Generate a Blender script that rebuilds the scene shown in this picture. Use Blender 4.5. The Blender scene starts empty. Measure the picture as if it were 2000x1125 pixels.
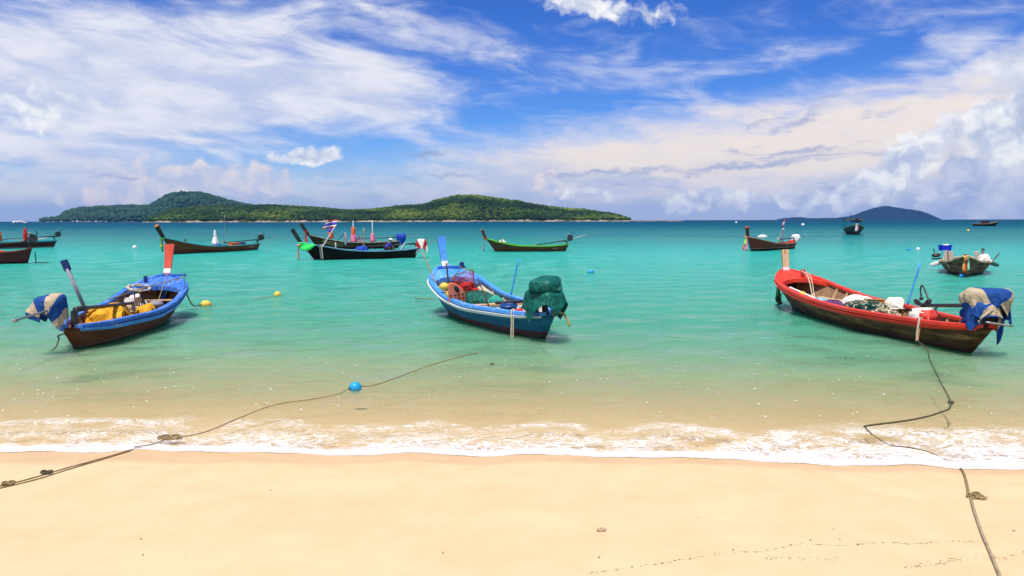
import bpy, bmesh, math, random
import numpy as np
from mathutils import Vector, Matrix, noise as mnoise

# ------------------------------------------------------------------ camera, sky, sun, exposure
SC = bpy.context.scene
COL = SC.collection
R = math.radians
F_PX, CX, CY = 1500.0, 1000.0, 562.5          # focal length and centre in photograph pixels
HZ = 430.4                                     # horizon row in the photograph
CAM_H = 2.4
PITCH = math.atan((CY - HZ) / F_PX)
ROLL = R(-0.13)

cam_d = bpy.data.cameras.new('camera'); cam = bpy.data.objects.new('camera', cam_d); COL.objects.link(cam)
cam_d.sensor_width = 36.0; cam_d.lens = 36.0 * F_PX / 2000.0
cam_d.clip_start = 0.05; cam_d.clip_end = 60000
_fw = Vector((0, math.cos(PITCH), -math.sin(PITCH))); _rt = Vector((1, 0, 0)); _up = _rt.cross(_fw)
_m = Matrix((( _rt.x, _up.x, -_fw.x, 0), (_rt.y, _up.y, -_fw.y, 0), (_rt.z, _up.z, -_fw.z, CAM_H), (0, 0, 0, 1)))
cam.matrix_world = _m @ Matrix.Rotation(ROLL, 4, 'Z')
SC.camera = cam
_cm = cam.matrix_world.copy(); _r3 = _cm.to_3x3()

def ray(px, py):
    return (_r3 @ Vector(((px - CX) / F_PX, -(py - CY) / F_PX, -1.0)))
def at_z(px, py, z=0.0):
    d = ray(px, py); k = (z - CAM_H) / d.z
    return Vector((d.x * k, d.y * k, z))
def at_y(px, py, y):
    d = ray(px, py); k = y / d.y
    return Vector((d.x * k, y, CAM_H + d.z * k))
def proj(p):
    q = _r3.transposed() @ (Vector(p) - Vector((0, 0, CAM_H)))
    return (CX + F_PX * q.x / -q.z, CY - F_PX * q.y / -q.z)

SUN_AZ, SUN_EL = R(-156), R(69)                # azimuth clockwise from +Y
SKY_STRENGTH = 0.1
SC.view_settings.view_transform = 'Standard'; SC.view_settings.look = 'None'
EXPO = 0.35
SC.view_settings.exposure = EXPO; SC.view_settings.gamma = 1.0
SC.view_settings.use_curve_mapping = False
SC.cycles.use_adaptive_sampling = True; SC.cycles.adaptive_threshold = 0.02
SC.cycles.max_bounces = 5; SC.cycles.diffuse_bounces = 2; SC.cycles.glossy_bounces = 2; SC.cycles.transparent_max_bounces = 6

sun_d = bpy.data.lights.new('sun', 'SUN'); sun = bpy.data.objects.new('sun', sun_d); COL.objects.link(sun)
sun_d.energy = 4.4; sun_d.angle = R(0.53); sun_d.color = (1.0, 0.95, 0.86)
_ts = Vector((math.sin(SUN_AZ) * math.cos(SUN_EL), math.cos(SUN_AZ) * math.cos(SUN_EL), math.sin(SUN_EL)))
sun.rotation_euler = _ts.to_track_quat('Z', 'Y').to_euler()
sun.location = (0, 0, 50)

# ---- small expression layer over shader nodes
class NT:
    def __init__(self, tree): self.t = tree
    def node(self, typ, **kw):
        n = self.t.nodes.new(typ)
        for k, v in kw.items(): setattr(n, k, v)
        return n
    def put(self, sock, v):
        if isinstance(v, S): self.t.links.new(v.s, sock)
        elif isinstance(v, bpy.types.NodeSocket): self.t.links.new(v, sock)
        else: sock.default_value = v
    def m(self, op, a, b=None, c=None, clamp=False):
        n = self.node('ShaderNodeMath', operation=op, use_clamp=clamp)
        self.put(n.inputs[0], a)
        if b is not None: self.put(n.inputs[1], b)
        if c is not None: self.put(n.inputs[2], c)
        return S(self, n.outputs[0])
    def vm(self, op, a, b=None, out=0, scale=None):
        n = self.node('ShaderNodeVectorMath', operation=op)
        self.put(n.inputs[0], a)
        if b is not None: self.put(n.inputs[1], b)
        if scale is not None: self.put(n.inputs['Scale'], scale)
        return S(self, n.outputs[out])
    def xyz(self, v):
        n = self.node('ShaderNodeSeparateXYZ'); self.put(n.inputs[0], v)
        return S(self, n.outputs[0]), S(self, n.outputs[1]), S(self, n.outputs[2])
    def vec(self, x, y, z=0.0):
        n = self.node('ShaderNodeCombineXYZ')
        self.put(n.inputs[0], x); self.put(n.inputs[1], y); self.put(n.inputs[2], z)
        return S(self, n.outputs[0])
    def smooth(self, x, a, b, lo=0.0, hi=1.0):
        n = self.node('ShaderNodeMapRange', interpolation_type='SMOOTHSTEP')
        for i, v in enumerate((x, a, b, lo, hi)): self.put(n.inputs[i], v)
        return S(self, n.outputs[0])
    def lin(self, x, a, b, lo=0.0, hi=1.0):
        n = self.node('ShaderNodeMapRange', interpolation_type='LINEAR')
        for i, v in enumerate((x, a, b, lo, hi)): self.put(n.inputs[i], v)
        return S(self, n.outputs[0])
    def noise(self, v, scale=1.0, detail=4.0, rough=0.55, dist=0.0, out=0, lac=2.0, dim='3D'):
        n = self.node('ShaderNodeTexNoise', noise_dimensions=dim)
        self.put(n.inputs['Vector'], v); self.put(n.inputs['Scale'], scale); self.put(n.inputs['Detail'], detail)
        self.put(n.inputs['Roughness'], rough); self.put(n.inputs['Distortion'], dist); self.put(n.inputs['Lacunarity'], lac)
        return S(self, n.outputs[out])
    def voro(self, v, scale=1.0, feature='F1', out='Distance', rnd=1.0, smooth=None, dim='3D'):
        n = self.node('ShaderNodeTexVoronoi', feature=feature, voronoi_dimensions=dim)
        self.put(n.inputs['Vector'], v); self.put(n.inputs['Scale'], scale); self.put(n.inputs['Randomness'], rnd)
        if smooth is not None: self.put(n.inputs['Smoothness'], smooth)
        return S(self, n.outputs[out])
    def mix(self, f, a, b, blend='MIX'):
        n = self.node('ShaderNodeMix', data_type='RGBA', blend_type=blend)
        self.put(n.inputs[0], f)
        for i, v in ((6, a), (7, b)):
            if isinstance(v, tuple) and len(v) == 3: v = (*v, 1.0)
            self.put(n.inputs[i], v)
        return S(self, n.outputs[2])
    def mixf(self, f, a, b):
        n = self.node('ShaderNodeMix', data_type='FLOAT')
        self.put(n.inputs[0], f); self.put(n.inputs[2], a); self.put(n.inputs[3], b)
        return S(self, n.outputs[0])
    def ramp(self, f, stops, interp='LINEAR'):
        n = self.node('ShaderNodeValToRGB'); e = n.color_ramp; e.interpolation = interp
        while len(e.elements) < len(stops): e.elements.new(0.5)
        for el, (p, c) in zip(e.elements, stops): el.position = p; el.color = (*c, 1.0)
        self.put(n.inputs[0], f)
        return S(self, n.outputs[0])
    def mapping(self, v, loc, rotz, scale):
        n = self.node('ShaderNodeMapping', vector_type='TEXTURE')
        self.put(n.inputs[0], v); n.inputs[1].default_value = loc; n.inputs[2].default_value = (0, 0, rotz); n.inputs[3].default_value = scale
        return S(self, n.outputs[0])
class S:
    def __init__(self, nt, s): self.nt = nt; self.s = s
    def __add__(a, b): return a.nt.m('ADD', a, b)
    def __radd__(a, b): return a.nt.m('ADD', b, a)
    def __sub__(a, b): return a.nt.m('SUBTRACT', a, b)
    def __rsub__(a, b): return a.nt.m('SUBTRACT', b, a)
    def __mul__(a, b): return a.nt.m('MULTIPLY', a, b)
    def __rmul__(a, b): return a.nt.m('MULTIPLY', b, a)
    def __truediv__(a, b): return a.nt.m('DIVIDE', a, b)
    def __rtruediv__(a, b): return a.nt.m('DIVIDE', b, a)

def srgb(r, g, b):
    f = lambda c: (c / 255) / 12.92 if c / 255 <= 0.04045 else ((c / 255 + 0.055) / 1.055) ** 2.4
    return (f(r), f(g), f(b))

def build_sky():
    w = bpy.data.worlds.new('World'); SC.world = w; w.use_nodes = True
    w.cycles.sampling_method = 'NONE'
    t = w.node_tree; t.nodes.clear(); N = NT(t)
    tc = N.node('ShaderNodeTexCoord')
    d = S(N, tc.outputs['Generated'])
    x, y, z = N.xyz(d)
    DEG = 57.29578
    az = N.m('ARCTAN2', x, y) * DEG            # degrees, 0 straight out to sea
    el = N.m('ARCSINE', z) * DEG
    def ang(px, py):
        v = ray(px, py).normalized()
        return math.atan2(v.x, v.y) * DEG, math.asin(v.z) * DEG
    sky = N.node('ShaderNodeTexSky', sky_type='NISHITA')
    sky.sun_disc = False; sky.sun_elevation = SUN_EL; sky.sun_rotation = SUN_AZ
    sky.altitude = 0; sky.air_density = 1.0; sky.dust_density = 0.35; sky.ozone_density = 2.5
    skyc = N.mix(1.0, S(N, sky.outputs[0]), (SKY_STRENGTH,) * 3, 'MULTIPLY')
    hs = N.node('ShaderNodeHueSaturation'); hs.inputs['Saturation'].default_value = 1.32; hs.inputs['Hue'].default_value = 0.515
    N.put(hs.inputs['Value'], N.smooth(el, 0.0, 17.0, 1.0, 0.86)); N.put(hs.inputs['Color'], skyc)
    base = N.mix(1.0, S(N, hs.outputs[0]), (0.60, 0.95, 1.50), 'MULTIPLY')
    p = N.vec(az, el)
    # warped copies of the direction for soft and for billowing clouds
    w1 = N.noise(N.vec(az * 0.07, el * 0.16), 1.0, 3, 0.55, out=1, dim='2D')
    w1 = N.vm('SUBTRACT', w1, (0.5, 0.5, 0.5)); w1 = N.vm('MULTIPLY', w1, (9.0, 3.0, 0))
    ps = N.vm('ADD', p, w1)
    w2 = N.noise(N.vec(az * 0.45, el * 0.5), 1.0, 5, 0.6, out=1, dim='2D')
    w2 = N.vm('SUBTRACT', w2, (0.5, 0.5, 0.5)); w2 = N.vm('MULTIPLY', w2, (2.0, 1.7, 0))
    pc = N.vm('ADD', p, w2)
    def blobs(P, lst):
        f = None
        for (cx, cy, rx, ry, rot, gain) in lst:
            a, e = ang(cx, cy); c = math.cos(R(a)) ** 2
            q = N.mapping(P, (a, e, 0), R(rot), (rx * 57.3 / F_PX * c, ry * 57.3 / F_PX * math.sqrt(c), 1))
            v = gain - gain * N.vm('LENGTH', q, out=1)
            f = v if f is None else N.m('MAXIMUM', f, v)
        return f
    # outside the picture the same broken cover simply goes on
    outside = N.m('MAXIMUM', N.smooth(N.m('ABSOLUTE', az), 36.0, 48.0), N.smooth(el, 17.5, 24.0))
    gen = N.noise(N.vec(x * 2.2, y * 2.2, z * 3.0), 1.0, 3, 0.5) * 5.0 - 2.5
    gen = N.mixf(outside, -3.0, gen)
    # --- 1. high thin sheets and streaks
    streak = N.noise(N.vec(az * 0.125 + el * 0.10, el * 0.43), 1.0, 7, 0.55, 0.5, dim='2D')
    fine = N.noise(N.vec(az * 0.30 + el * 0.25, el * 0.9), 1.0, 6, 0.62, 0.3, dim='2D')
    FA = blobs(ps, [(250, 165, 680, 170, 0, 1.7), (620, 165, 360, 100, -4, 1.4), (90, 300, 420, 60, 0, 1.1),
                    (430, 262, 300, 22, 1.5, .9), (760, 200, 150, 26, -6, .8), (430, 40, 420, 60, 8, .8),
                    (980, 110, 330, 60, -10, .22), (700, 20, 160, 30, -18, .45), (-200, 150, 500, 250, 0, 1.2),
                    (1150, 165, 240, 22, 4, .22), (1330, 80, 330, 20, 8, .10), (1700, 50, 300, 26, 10, .12),
                    (2180, 120, 380, 150, 12, 1.5), (1900, 95, 120, 60, 20, .7)])
    FA = N.m('MAXIMUM', FA, gen)
    aA = N.smooth(FA + (streak - 0.5) * 1.35 + (fine - 0.5) * 0.55, -0.15, 0.85) * 0.95
    colA = N.mix(N.smooth(streak * 0.6 + fine * 0.4, 0.36, 0.66), srgb(200, 210, 236), srgb(240, 240, 247))
    c = N.mix(aA, base, colA)
    # --- 2. the broad cream bank that slants up to the right, and the pale belt over the sea
    a0, e0 = ang(640, 292); a1, e1 = ang(1900, 128)
    line = e0 + (az - a0) * ((e1 - e0) / (a1 - a0)) + N.smooth(az, -14, 2, 0.0, 0.7)
    top = line - el + (streak - 0.5) * 3.4 + (fine - 0.5) * 2.2
    aB = N.smooth(top, -0.9, 2.6) * N.smooth(az + (fine - 0.5) * 9, -13, 4) * N.smooth(N.m('ABSOLUTE', az), 60, 45)
    colB = N.mix(N.smooth(top + (fine - 0.5) * 2.5, 0.3, 3.4), srgb(226, 226, 240), srgb(252, 238, 226))
    colB = N.mix(N.smooth(el + (streak - 0.5) * 2.4, 3.9, 1.6), colB, srgb(210, 212, 230))
    c = N.mix(aB * 0.95, c, colB)
    belt = N.smooth(el + (streak - 0.5) * 2.6 + (fine - 0.5) * 1.2, 5.4, 1.3) * 0.86
    colH = N.mix(N.smooth(fine * 0.5 + streak * 0.5, 0.38, 0.62), srgb(190, 203, 230), srgb(233, 228, 234))
    colH = N.mix(N.smooth(el, 2.4, 0.2), colH, srgb(192, 205, 228))
    c = N.mix(belt, c, colH)
    # --- 3. heaped clouds, lit from the upper left
    def heaps(lst, amp, lo, hi, freq, lit, dark, bias=0.0):
        def dens(P, off):
            q = N.vm('ADD', P, (off[0], off[1], 0.0))
            n = N.noise(N.vm('MULTIPLY', q, (freq, freq * 1.15, 1)), 1.0, 6, 0.56, dim='2D')
            return (n - 0.5) * 1.25
        d0 = dens(pc, (0, 0)); d1 = dens(pc, (-0.32 / freq, 0.42 / freq))
        v = N.voro(N.vm('MULTIPLY', pc, (freq * 1.5, freq * 1.7, 1)), 1.0, 'F1', dim='2D')
        dv = (v - 0.42) * -0.75
        f = blobs(pc, lst) + (d0 + dv) * amp
        a = N.smooth(f, lo, hi)
        sh = N.smooth((d0 - d1) * 0.80 + dv * 0.40 + 0.50 + bias - f * 0.14, 0.18, 0.82)
        return a, N.mix(sh, dark, lit)
    aC, colC = heaps([(2010, 250, 190, 130, 20, 1.2), (2050, 350, 330, 120, 0, 1.3), (1905, 380, 190, 60, 0, 1.1), (2150, 120, 260, 120, 0, 1.1)],
                     0.95, -0.05, 0.50, 0.30, srgb(248, 247, 250), srgb(180, 194, 224))
    c = N.mix(aC * 0.97, c, colC)
    aP, colP = heaps([(370, 355, 240, 48, 0, 1.0), (240, 375, 160, 40, 0, .9), (510, 350, 70, 40, 15, .8), (1060, 350, 60, 48, 20, .55)],
                     0.62, 0.0, 0.5, 0.55, srgb(249, 236, 232), srgb(198, 206, 230))
    c = N.mix(aP * 0.85, c, colP)
    aW, colW = heaps([(1765, 318, 95, 52, 32, 1.35), (1690, 368, 140, 36, 20, 1.35), (1810, 280, 60, 32, 40, 1.1), (1600, 388, 130, 24, 0, 1.1), (1390, 392, 100, 26, 0, 1.0),
                      (1930, 240, 80, 50, 50, 1.1), (1985, 290, 70, 46, 30, 1.0), (602, 304, 86, 20, 5, 1.2), (1140, 8, 110, 26, -14, 1.0), (1265, 26, 70, 20, 0, .6), (1130, 386, 110, 12, 0, .55), (1850, 392, 60, 20, 0, .5),
                      (75, 205, 120, 40, 0, .5), (90, 242, 90, 16, 0, .45)],
                     0.66, -0.06, 0.62, 0.62, srgb(255, 255, 253), srgb(190, 202, 228), 0.10)
    c = N.mix(aW * 0.97, c, colW)
    # --- 4. dark blue-grey wisps across the bank
    wisp = N.noise(N.vec(az * 0.22 - el * 0.3, el * 1.5), 1.0, 6, 0.62, 0.4, dim='2D')
    FG = blobs(pc, [(1440, 322, 330, 13, 4, 1.0), (1560, 296, 200, 10, 3, .9), (1560, 235, 95, 14, 28, .85), (1480, 245, 60, 10, 15, .7),
                    (1180, 337, 150, 8, 3, .8), (830, 303, 60, 8, 0, .8), (860, 343, 110, 8, 0, .7), (760, 330, 60, 6, 0, .6), (1700, 225, 110, 14, 14, .6), (215, 345, 80, 9, 0, .7), (1230, 355, 120, 6, 0, .6), (1620, 355, 60, 9, 0, .7)])
    aG = N.smooth(FG + (wisp - 0.5) * 2.2, 0.05, 0.9) * 0.72
    c = N.mix(aG, c, srgb(160, 176, 214))
    bg = N.node('ShaderNodeBackground'); bg.inputs['Strength'].default_value = SKY_STRENGTH
    N.put(bg.inputs['Color'], N.vm('SCALE', c, scale=2.0 ** -EXPO / SKY_STRENGTH))
    o = N.node('ShaderNodeOutputWorld'); t.links.new(bg.outputs[0], o.inputs['Surface'])
build_sky()

# ------------------------------------------------------------------ helpers
def tag(o, label=None, cat=None, group=None, kind=None):
    if label: o['label'] = label
    if cat: o['category'] = cat
    if group: o['group'] = group
    if kind: o['kind'] = kind
    return o
def empty(name, loc=(0, 0, 0), rot=(0, 0, 0), label=None, cat=None, group=None):
    o = bpy.data.objects.new(name, None); COL.objects.link(o); o.empty_display_size = 0.2
    o.location = loc; o.rotation_euler = rot
    return tag(o, label, cat, group)

MATS = {}
def new_mat(name):
    m = bpy.data.materials.new(name); m.use_nodes = True; m.node_tree.nodes.clear(); MATS[name] = m
    return m, NT(m.node_tree)
def out(N, sh, vol=None):
    o = N.node('ShaderNodeOutputMaterial'); N.t.links.new(sh, o.inputs['Surface'])
    return o
def princ(N, col, rough=0.7, normal=None, spec=0.3, metal=0.0, coat=0.0):
    b = N.node('ShaderNodeBsdfPrincipled')
    if isinstance(col, tuple) and len(col) == 3: col = (*col, 1.0)
    N.put(b.inputs['Base Color'], col); N.put(b.inputs['Roughness'], rough)
    b.inputs['Specular IOR Level'].default_value = spec; b.inputs['Metallic'].default_value = metal
    b.inputs['Coat Weight'].default_value = coat
    if normal is not None: N.put(b.inputs['Normal'], normal)
    return b
def bump(N, h, strength=0.4, dist=0.01, normal=None):
    n = N.node('ShaderNodeBump'); N.put(n.inputs['Strength'], strength); N.put(n.inputs['Distance'], dist); N.put(n.inputs['Height'], h)
    if normal is not None: N.put(n.inputs['Normal'], normal)
    return n.outputs[0]
def obco(N):
    return S(N, N.node('ShaderNodeTexCoord').outputs['Object'])
def plain(name, col, rough=0.6, var=0.25, scale=9.0, wear=None, wear_amt=0.0, stretch=(1, 1, 1), bs=0.25, spec=0.3, metal=0.0):
    """painted / worn surface: base colour with mottling and optional worn patches"""
    if name in MATS: return MATS[name]
    m, N = new_mat(name)
    c = N.vm('MULTIPLY', obco(N), stretch)
    n1 = N.noise(c, scale, 6, 0.6); n2 = N.noise(c, scale * 0.23, 4, 0.6)
    dark = tuple(v * (1 - var) for v in col); lite = tuple(min(1, v * (1 + var * 0.7)) for v in col)
    cc = N.mix(N.smooth(n1 * 0.5 + n2 * 0.5, 0.36, 0.64), dark, lite)
    if wear: cc = N.mix(N.smooth(n1 * 0.65 + n2 * 0.35, 0.62 - wear_amt * 0.3, 0.70 - wear_amt * 0.25), cc, wear)
    b = princ(N, cc, rough, bump(N, n1, bs, 0.01), spec, metal)
    out(N, b.outputs[0]); return m

def mesh_obj(name, verts, faces, mat=None, parent=None, smooth=False, attrs=None):
    me = bpy.data.meshes.new(name); me.from_pydata([tuple(v) for v in verts], [], [tuple(f) for f in faces]); me.update()
    if smooth: me.polygons.foreach_set('use_smooth', [True] * len(me.polygons))
    for k, a in (attrs or {}).items():
        at = me.attributes.new(k, 'FLOAT', 'POINT'); at.data.foreach_set('value', np.asarray(a, dtype=np.float32))
    if mat: me.materials.append(mat)
    o = bpy.data.objects.new(name, me); COL.objects.link(o)
    if parent: o.parent = parent
    return o
def grid_faces(nr, nc, base=0, wrap=False):
    f = []
    for i in range(nr - 1):
        for j in range(nc if wrap else nc - 1):
            a = base + i * nc + j; b = base + i * nc + (j + 1) % nc
            f.append((a, b, b + nc, a + nc))
    return f
def pchip(xs, ys):
    xs = np.asarray(xs, float); ys = np.asarray(ys, float); h = np.diff(xs); dl = np.diff(ys) / h
    d = np.zeros_like(ys)
    for i in range(1, len(xs) - 1):
        if dl[i - 1] * dl[i] > 0:
            w1 = 2 * h[i] + h[i - 1]; w2 = h[i] + 2 * h[i - 1]
            d[i] = (w1 + w2) / (w1 / dl[i - 1] + w2 / dl[i])
    d[0] = dl[0]; d[-1] = dl[-1]
    def f(t):
        t = np.asarray(t, float); k = np.clip(np.searchsorted(xs, t) - 1, 0, len(h) - 1)
        u = (t - xs[k]) / h[k]; u2 = u * u; u3 = u2 * u
        return (2*u3-3*u2+1)*ys[k] + (u3-2*u2+u)*h[k]*d[k] + (-2*u3+3*u2)*ys[k+1] + (u3-u2)*h[k]*d[k+1]
    return f

# ------------------------------------------------------------------ beach, sea bed and sea
_edge_px = [(-700, 888), (-300, 886), (0, 884), (90, 881), (180, 886), (270, 878), (420, 884), (560, 886), (700, 889), (800, 886), (930, 891), (1050, 889), (1200, 893), (1330, 896),
            (1450, 899), (1580, 906), (1700, 912), (1790, 909), (1880, 916), (2000, 919), (2300, 924), (2800, 935)]
_ep = [at_z(px, py) for px, py in _edge_px]
_ef = pchip([p.x for p in _ep], [p.y for p in _ep])
def edge_y(x):
    x = np.asarray(x, float); xc = np.clip(x, _ep[0].x, _ep[-1].x)
    return _ef(xc) + 0.022 * np.sin(x * 4.1 + 0.6 * np.sin(x * 1.3)) + 0.012 * np.sin(x * 11.3 + 1.0) + 0.006 * np.sin(x * 27.0) - 0.06 * (x - xc)
def sand_z(x, y):
    o = np.asarray(y, float) - edge_y(x)
    up = np.where(o < 0, -o * 0.062 + 0.0015 * o * o, 0)
    dn = np.where(o > 0, -3.6 * (1 - np.exp(-o * 0.028)), 0)
    return up + dn + 0.010 * np.sin(np.asarray(x) * 0.9 + 1.3) * np.clip(-o, 0, 1) + 0.006 * np.sin(np.asarray(x) * 2.1 + o * 3)* np.clip(-o, 0, 1)
def on_sand(px, py, lift=0.0):
    d = ray(px, py); k = (0 - CAM_H) / d.z
    for _ in range(30):
        z = float(sand_z(d.x * k, d.y * k)); k = (z - CAM_H) / d.z
    return Vector((d.x * k, d.y * k, CAM_H + d.z * k + lift))

def make_sand():
    offs = np.concatenate([np.linspace(-14, -2, 40), np.linspace(-1.95, 2.5, 110), 2.5 + np.geomspace(0.1, 120, 45)])
    s = np.linspace(-1, 1, 221); V = []; A = []
    for o in offs:
        xs = s * (14 + max(0, o) * 0.95)
        ys = edge_y(xs) + o
        zs = sand_z(xs, ys)
        V += list(zip(xs, ys, zs)); A += [o] * len(xs)
    m, N = new_mat('sand')
    co = obco(N); off = S(N, N.node('ShaderNodeAttribute', attribute_name='off').outputs['Fac'])
    n1 = N.noise(co, 3.0, 6, 0.6); n2 = N.noise(co, 90.0, 3, 0.7); n3 = N.noise(N.vm('MULTIPLY', co, (0.35, 1.4, 1)), 1.0, 4, 0.5)
    grains = N.noise(co, 420.0, 2, 0.7)
    dry = N.mix(N.smooth(n1 * 0.6 + n3 * 0.4, 0.35, 0.65), (0.598, 0.448, 0.242), (0.645, 0.498, 0.286))
    dry = N.mix(N.smooth(grains, 0.55, 0.8) * 0.40, dry, (0.38, 0.27, 0.16))
    dry = N.mix(N.smooth(N.noise(co, 0.9, 5, 0.65), 0.50, 0.72) * 0.30, dry, (0.55, 0.385, 0.195))
    x, yy, zz = N.xyz(co)
    wide = N.smooth(x, -6.0, 4.0, -0.46, -0.20)                       # the damp strip narrows to the right
    wetf = N.smooth(off + (n3 - 0.5) * 0.30 + (n1 - 0.5) * 0.05, wide - 0.10, wide + 0.06)
    c = N.mix(wetf * N.smooth(off, 0.9, 0.1), dry, N.mix(N.smooth(n1, 0.35, 0.65), (0.555, 0.368, 0.190), (0.60, 0.405, 0.22)))
    # faint scuffs in the dry sand
    dim = N.voro(N.vm('ADD', co, N.vm('SCALE', N.noise(co, 2.0, 2, 0.5, out=1), scale=0.4)), 2.6, 'SMOOTH_F1', smooth=0.8)
    h = n2 * 0.4 + n1 * 1.2 + grains * 0.2 + dim * 1.6
    b = princ(N, c, N.mixf(wetf, 0.9, 0.6), bump(N, h, N.mixf(wetf, 0.5, 0.08), 0.012), 0.25)
    out(N, b.outputs[0])
    o = mesh_obj('beach', V, grid_faces(len(offs), len(s)), m, smooth=True, attrs={'off': A})
    tag(o, kind='structure'); return o
make_sand()

def make_sea():
    rows = [0.0]
    st = 0.02
    while rows[-1] < 11800:
        rows.append(rows[-1] + st); 
        st = max(0.028, (rows[-1] - 1.5) * 0.031) if rows[-1] > 0.1 else 0.02
    offs = np.array(rows); s = np.linspace(-1, 1, 281); s = np.sign(s) * np.abs(s) ** 1.0
    V = []; A = []
    for o in offs:
        xs = s * (13 + o * 0.95); ys = edge_y(xs) + o
        amp = min(1, o / 1.5) * (1.0 if o < 60 else max(0.0, 1 - (o - 60) / 200))
        z = 0.010 + 0.020 * np.exp(-((o - 0.08) / 0.09) ** 2) * (0.7 + 0.3 * np.sin(xs * 5 + np.sin(xs * 2.2) * 2)) - (0.012 if o == 0 else 0)
        z = z + 0.012 * math.exp(-((o - 1.05) / 0.25) ** 2) * (0.5 + 0.5 * np.sin(xs * 1.1 + 0.7))
        z = z + amp * (0.010 * np.sin(ys * 2.3 + 1.3 * np.sin(xs * 0.95) + xs * 0.45) + 0.008 * np.sin(ys * 4.1 - xs * 1.6 + np.sin(xs * 1.3)) + 0.006 * np.sin(ys * 3.1 + xs * 2.4))
        V += list(zip(xs, ys, z)); A += [o] * len(xs)
    near = sea_mat('sea_water_near', True); farm = sea_mat('sea_water_open', False)
    o = mesh_obj('sea', V, grid_faces(len(offs), len(s)), near, smooth=True, attrs={'off': A})
    o.data.materials.append(farm)
    rows_far = np.repeat(offs[:-1] > 12.0, len(s) - 1).astype(np.int32); o.data.polygons.foreach_set('material_index', rows_far)
    tag(o, kind='structure')
def sea_mat(name, with_foam):
    m, N = new_mat(name)
    co = S(N, N.node('ShaderNodeNewGeometry').outputs['Position'])
    off = S(N, N.node('ShaderNodeAttribute', attribute_name='off').outputs['Fac'])
    x, y, z = N.xyz(co)
    lg = N.m('LOGARITHM', N.m('MAXIMUM', off, 0.05), 10.0)               # -1.3 .. 4
    # patches: darker bands and sandy shallows drawn out along the shore
    big = N.noise(N.vec(x * 0.012, y * 0.06), 1.0, 5, 0.55)
    mid = N.noise(N.vec(x * 0.05, y * 0.22), 1.0, 5, 0.6)
    fb = N.noise(N.vec(N.m('DIVIDE', x, N.m('ADD', y, 30.0)) * 1.6, lg * 26.0), 1.0, 5, 0.6)
    lgn = lg + 0.09 + (big - 0.5) * 0.30 + (mid - 0.5) * 0.16
    col = N.ramp(N.lin(lgn, -0.5, 3.5), [
        (0.00, (0.52, 0.375, 0.19)), (0.125, (0.50, 0.375, 0.185)), (0.20, (0.455, 0.385, 0.185)), (0.255, (0.350, 0.385, 0.182)), (0.308, (0.235, 0.365, 0.165)), (0.356, (0.105, 0.290, 0.142)), (0.404, (0.034, 0.225, 0.122)),
        (0.475, (0.022, 0.212, 0.132)), (0.55, (0.014, 0.235, 0.170)), (0.615, (0.007, 0.235, 0.194)), (0.665, (0.004, 0.170, 0.176)), (0.72, (0.002, 0.118, 0.150)), (0.80, (0.001, 0.072, 0.120)), (1.0, (0.001, 0.040, 0.085))])
    dark_bands = N.smooth(fb, 0.50, 0.66) * N.smooth(lg, 1.85, 2.1) * N.smooth(lg, 3.0, 2.5)
    col = N.mix(dark_bands * 0.55, col, (0.004, 0.075, 0.105))
    sandy = N.smooth(fb, 0.46, 0.36) * N.smooth(lg, 1.5, 1.8) * N.smooth(lg, 2.45, 2.1)
    col = N.mix(sandy * 0.45, col, (0.030, 0.300, 0.255))
    # ripples
    far = N.smooth(lg, 1.4, 2.6)
    r1 = N.noise(N.vec(x * 1.35, y * 2.3), 1.0, 5, 0.60, 0.5)
    r2 = N.noise(N.vec(x * 4.4, y * 7.5), 1.0, 3, 0.6, 0.3)
    h = r1 * 1.0 + r2 * N.mixf(far, 0.20, 0.05)
    r3 = N.noise(N.vec(x * 0.22, y * 0.42), 1.0, 4, 0.6, 0.3)
    h = h + r3 * far * 3.0
    shal = N.smooth(off, 0.2, 7.0, 0.22, 1.0)
    nrm = bump(N, h, shal, 0.40)
    # what one sees into the water: bed through the shallows, scattered green light where deep
    op = 1.0 - N.m('EXPONENT', N.m('MULTIPLY', N.m('MAXIMUM', off - 0.25, 0.0), -0.205))
    op = N.m('MAXIMUM', op, 0.06)
    dif = N.node('ShaderNodeBsdfPrincipled'); N.put(dif.inputs['Base Color'], col); dif.inputs['Roughness'].default_value = 1.0; dif.inputs['Specular IOR Level'].default_value = 0.0
    N.put(dif.inputs['Subsurface Weight'], N.smooth(off, 90.0, 35.0)); N.put(dif.inputs['Normal'], bump(N, h, 1.0, 0.34)); dif.inputs['Subsurface Radius'].default_value = (0.5, 1.0, 0.9); dif.inputs['Subsurface Scale'].default_value = 4.0
    tr = N.node('ShaderNodeBsdfTransparent'); tr.inputs['Color'].default_value = (0.985, 0.975, 0.91, 1)
    body = N.node('ShaderNodeMixShader'); N.put(body.inputs[0], op); N.t.links.new(tr.outputs[0], body.inputs[1]); N.t.links.new(dif.outputs[0], body.inputs[2])
    gl = N.node('ShaderNodeBsdfGlossy'); gl.inputs['Color'].default_value = (1, 1, 1, 1); N.put(gl.inputs['Roughness'], N.mixf(far, 0.03, 0.22)); N.put(gl.inputs['Normal'], nrm)
    fr = N.node('ShaderNodeFresnel'); fr.inputs['IOR'].default_value = 1.33; N.put(fr.inputs['Normal'], nrm)
    fac = N.m('MINIMUM', S(N, fr.outputs[0]) * N.mixf(far, 1.30, 0.14), 0.75) * N.smooth(off, 1.0, 9.0, 0.12, 1.0)
    wat = N.node('ShaderNodeMixShader'); N.put(wat.inputs[0], fac); N.t.links.new(body.outputs[0], wat.inputs[1]); N.t.links.new(gl.outputs[0], wat.inputs[2])
    if not with_foam:
        out(N, wat.outputs[0]); return m
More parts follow.
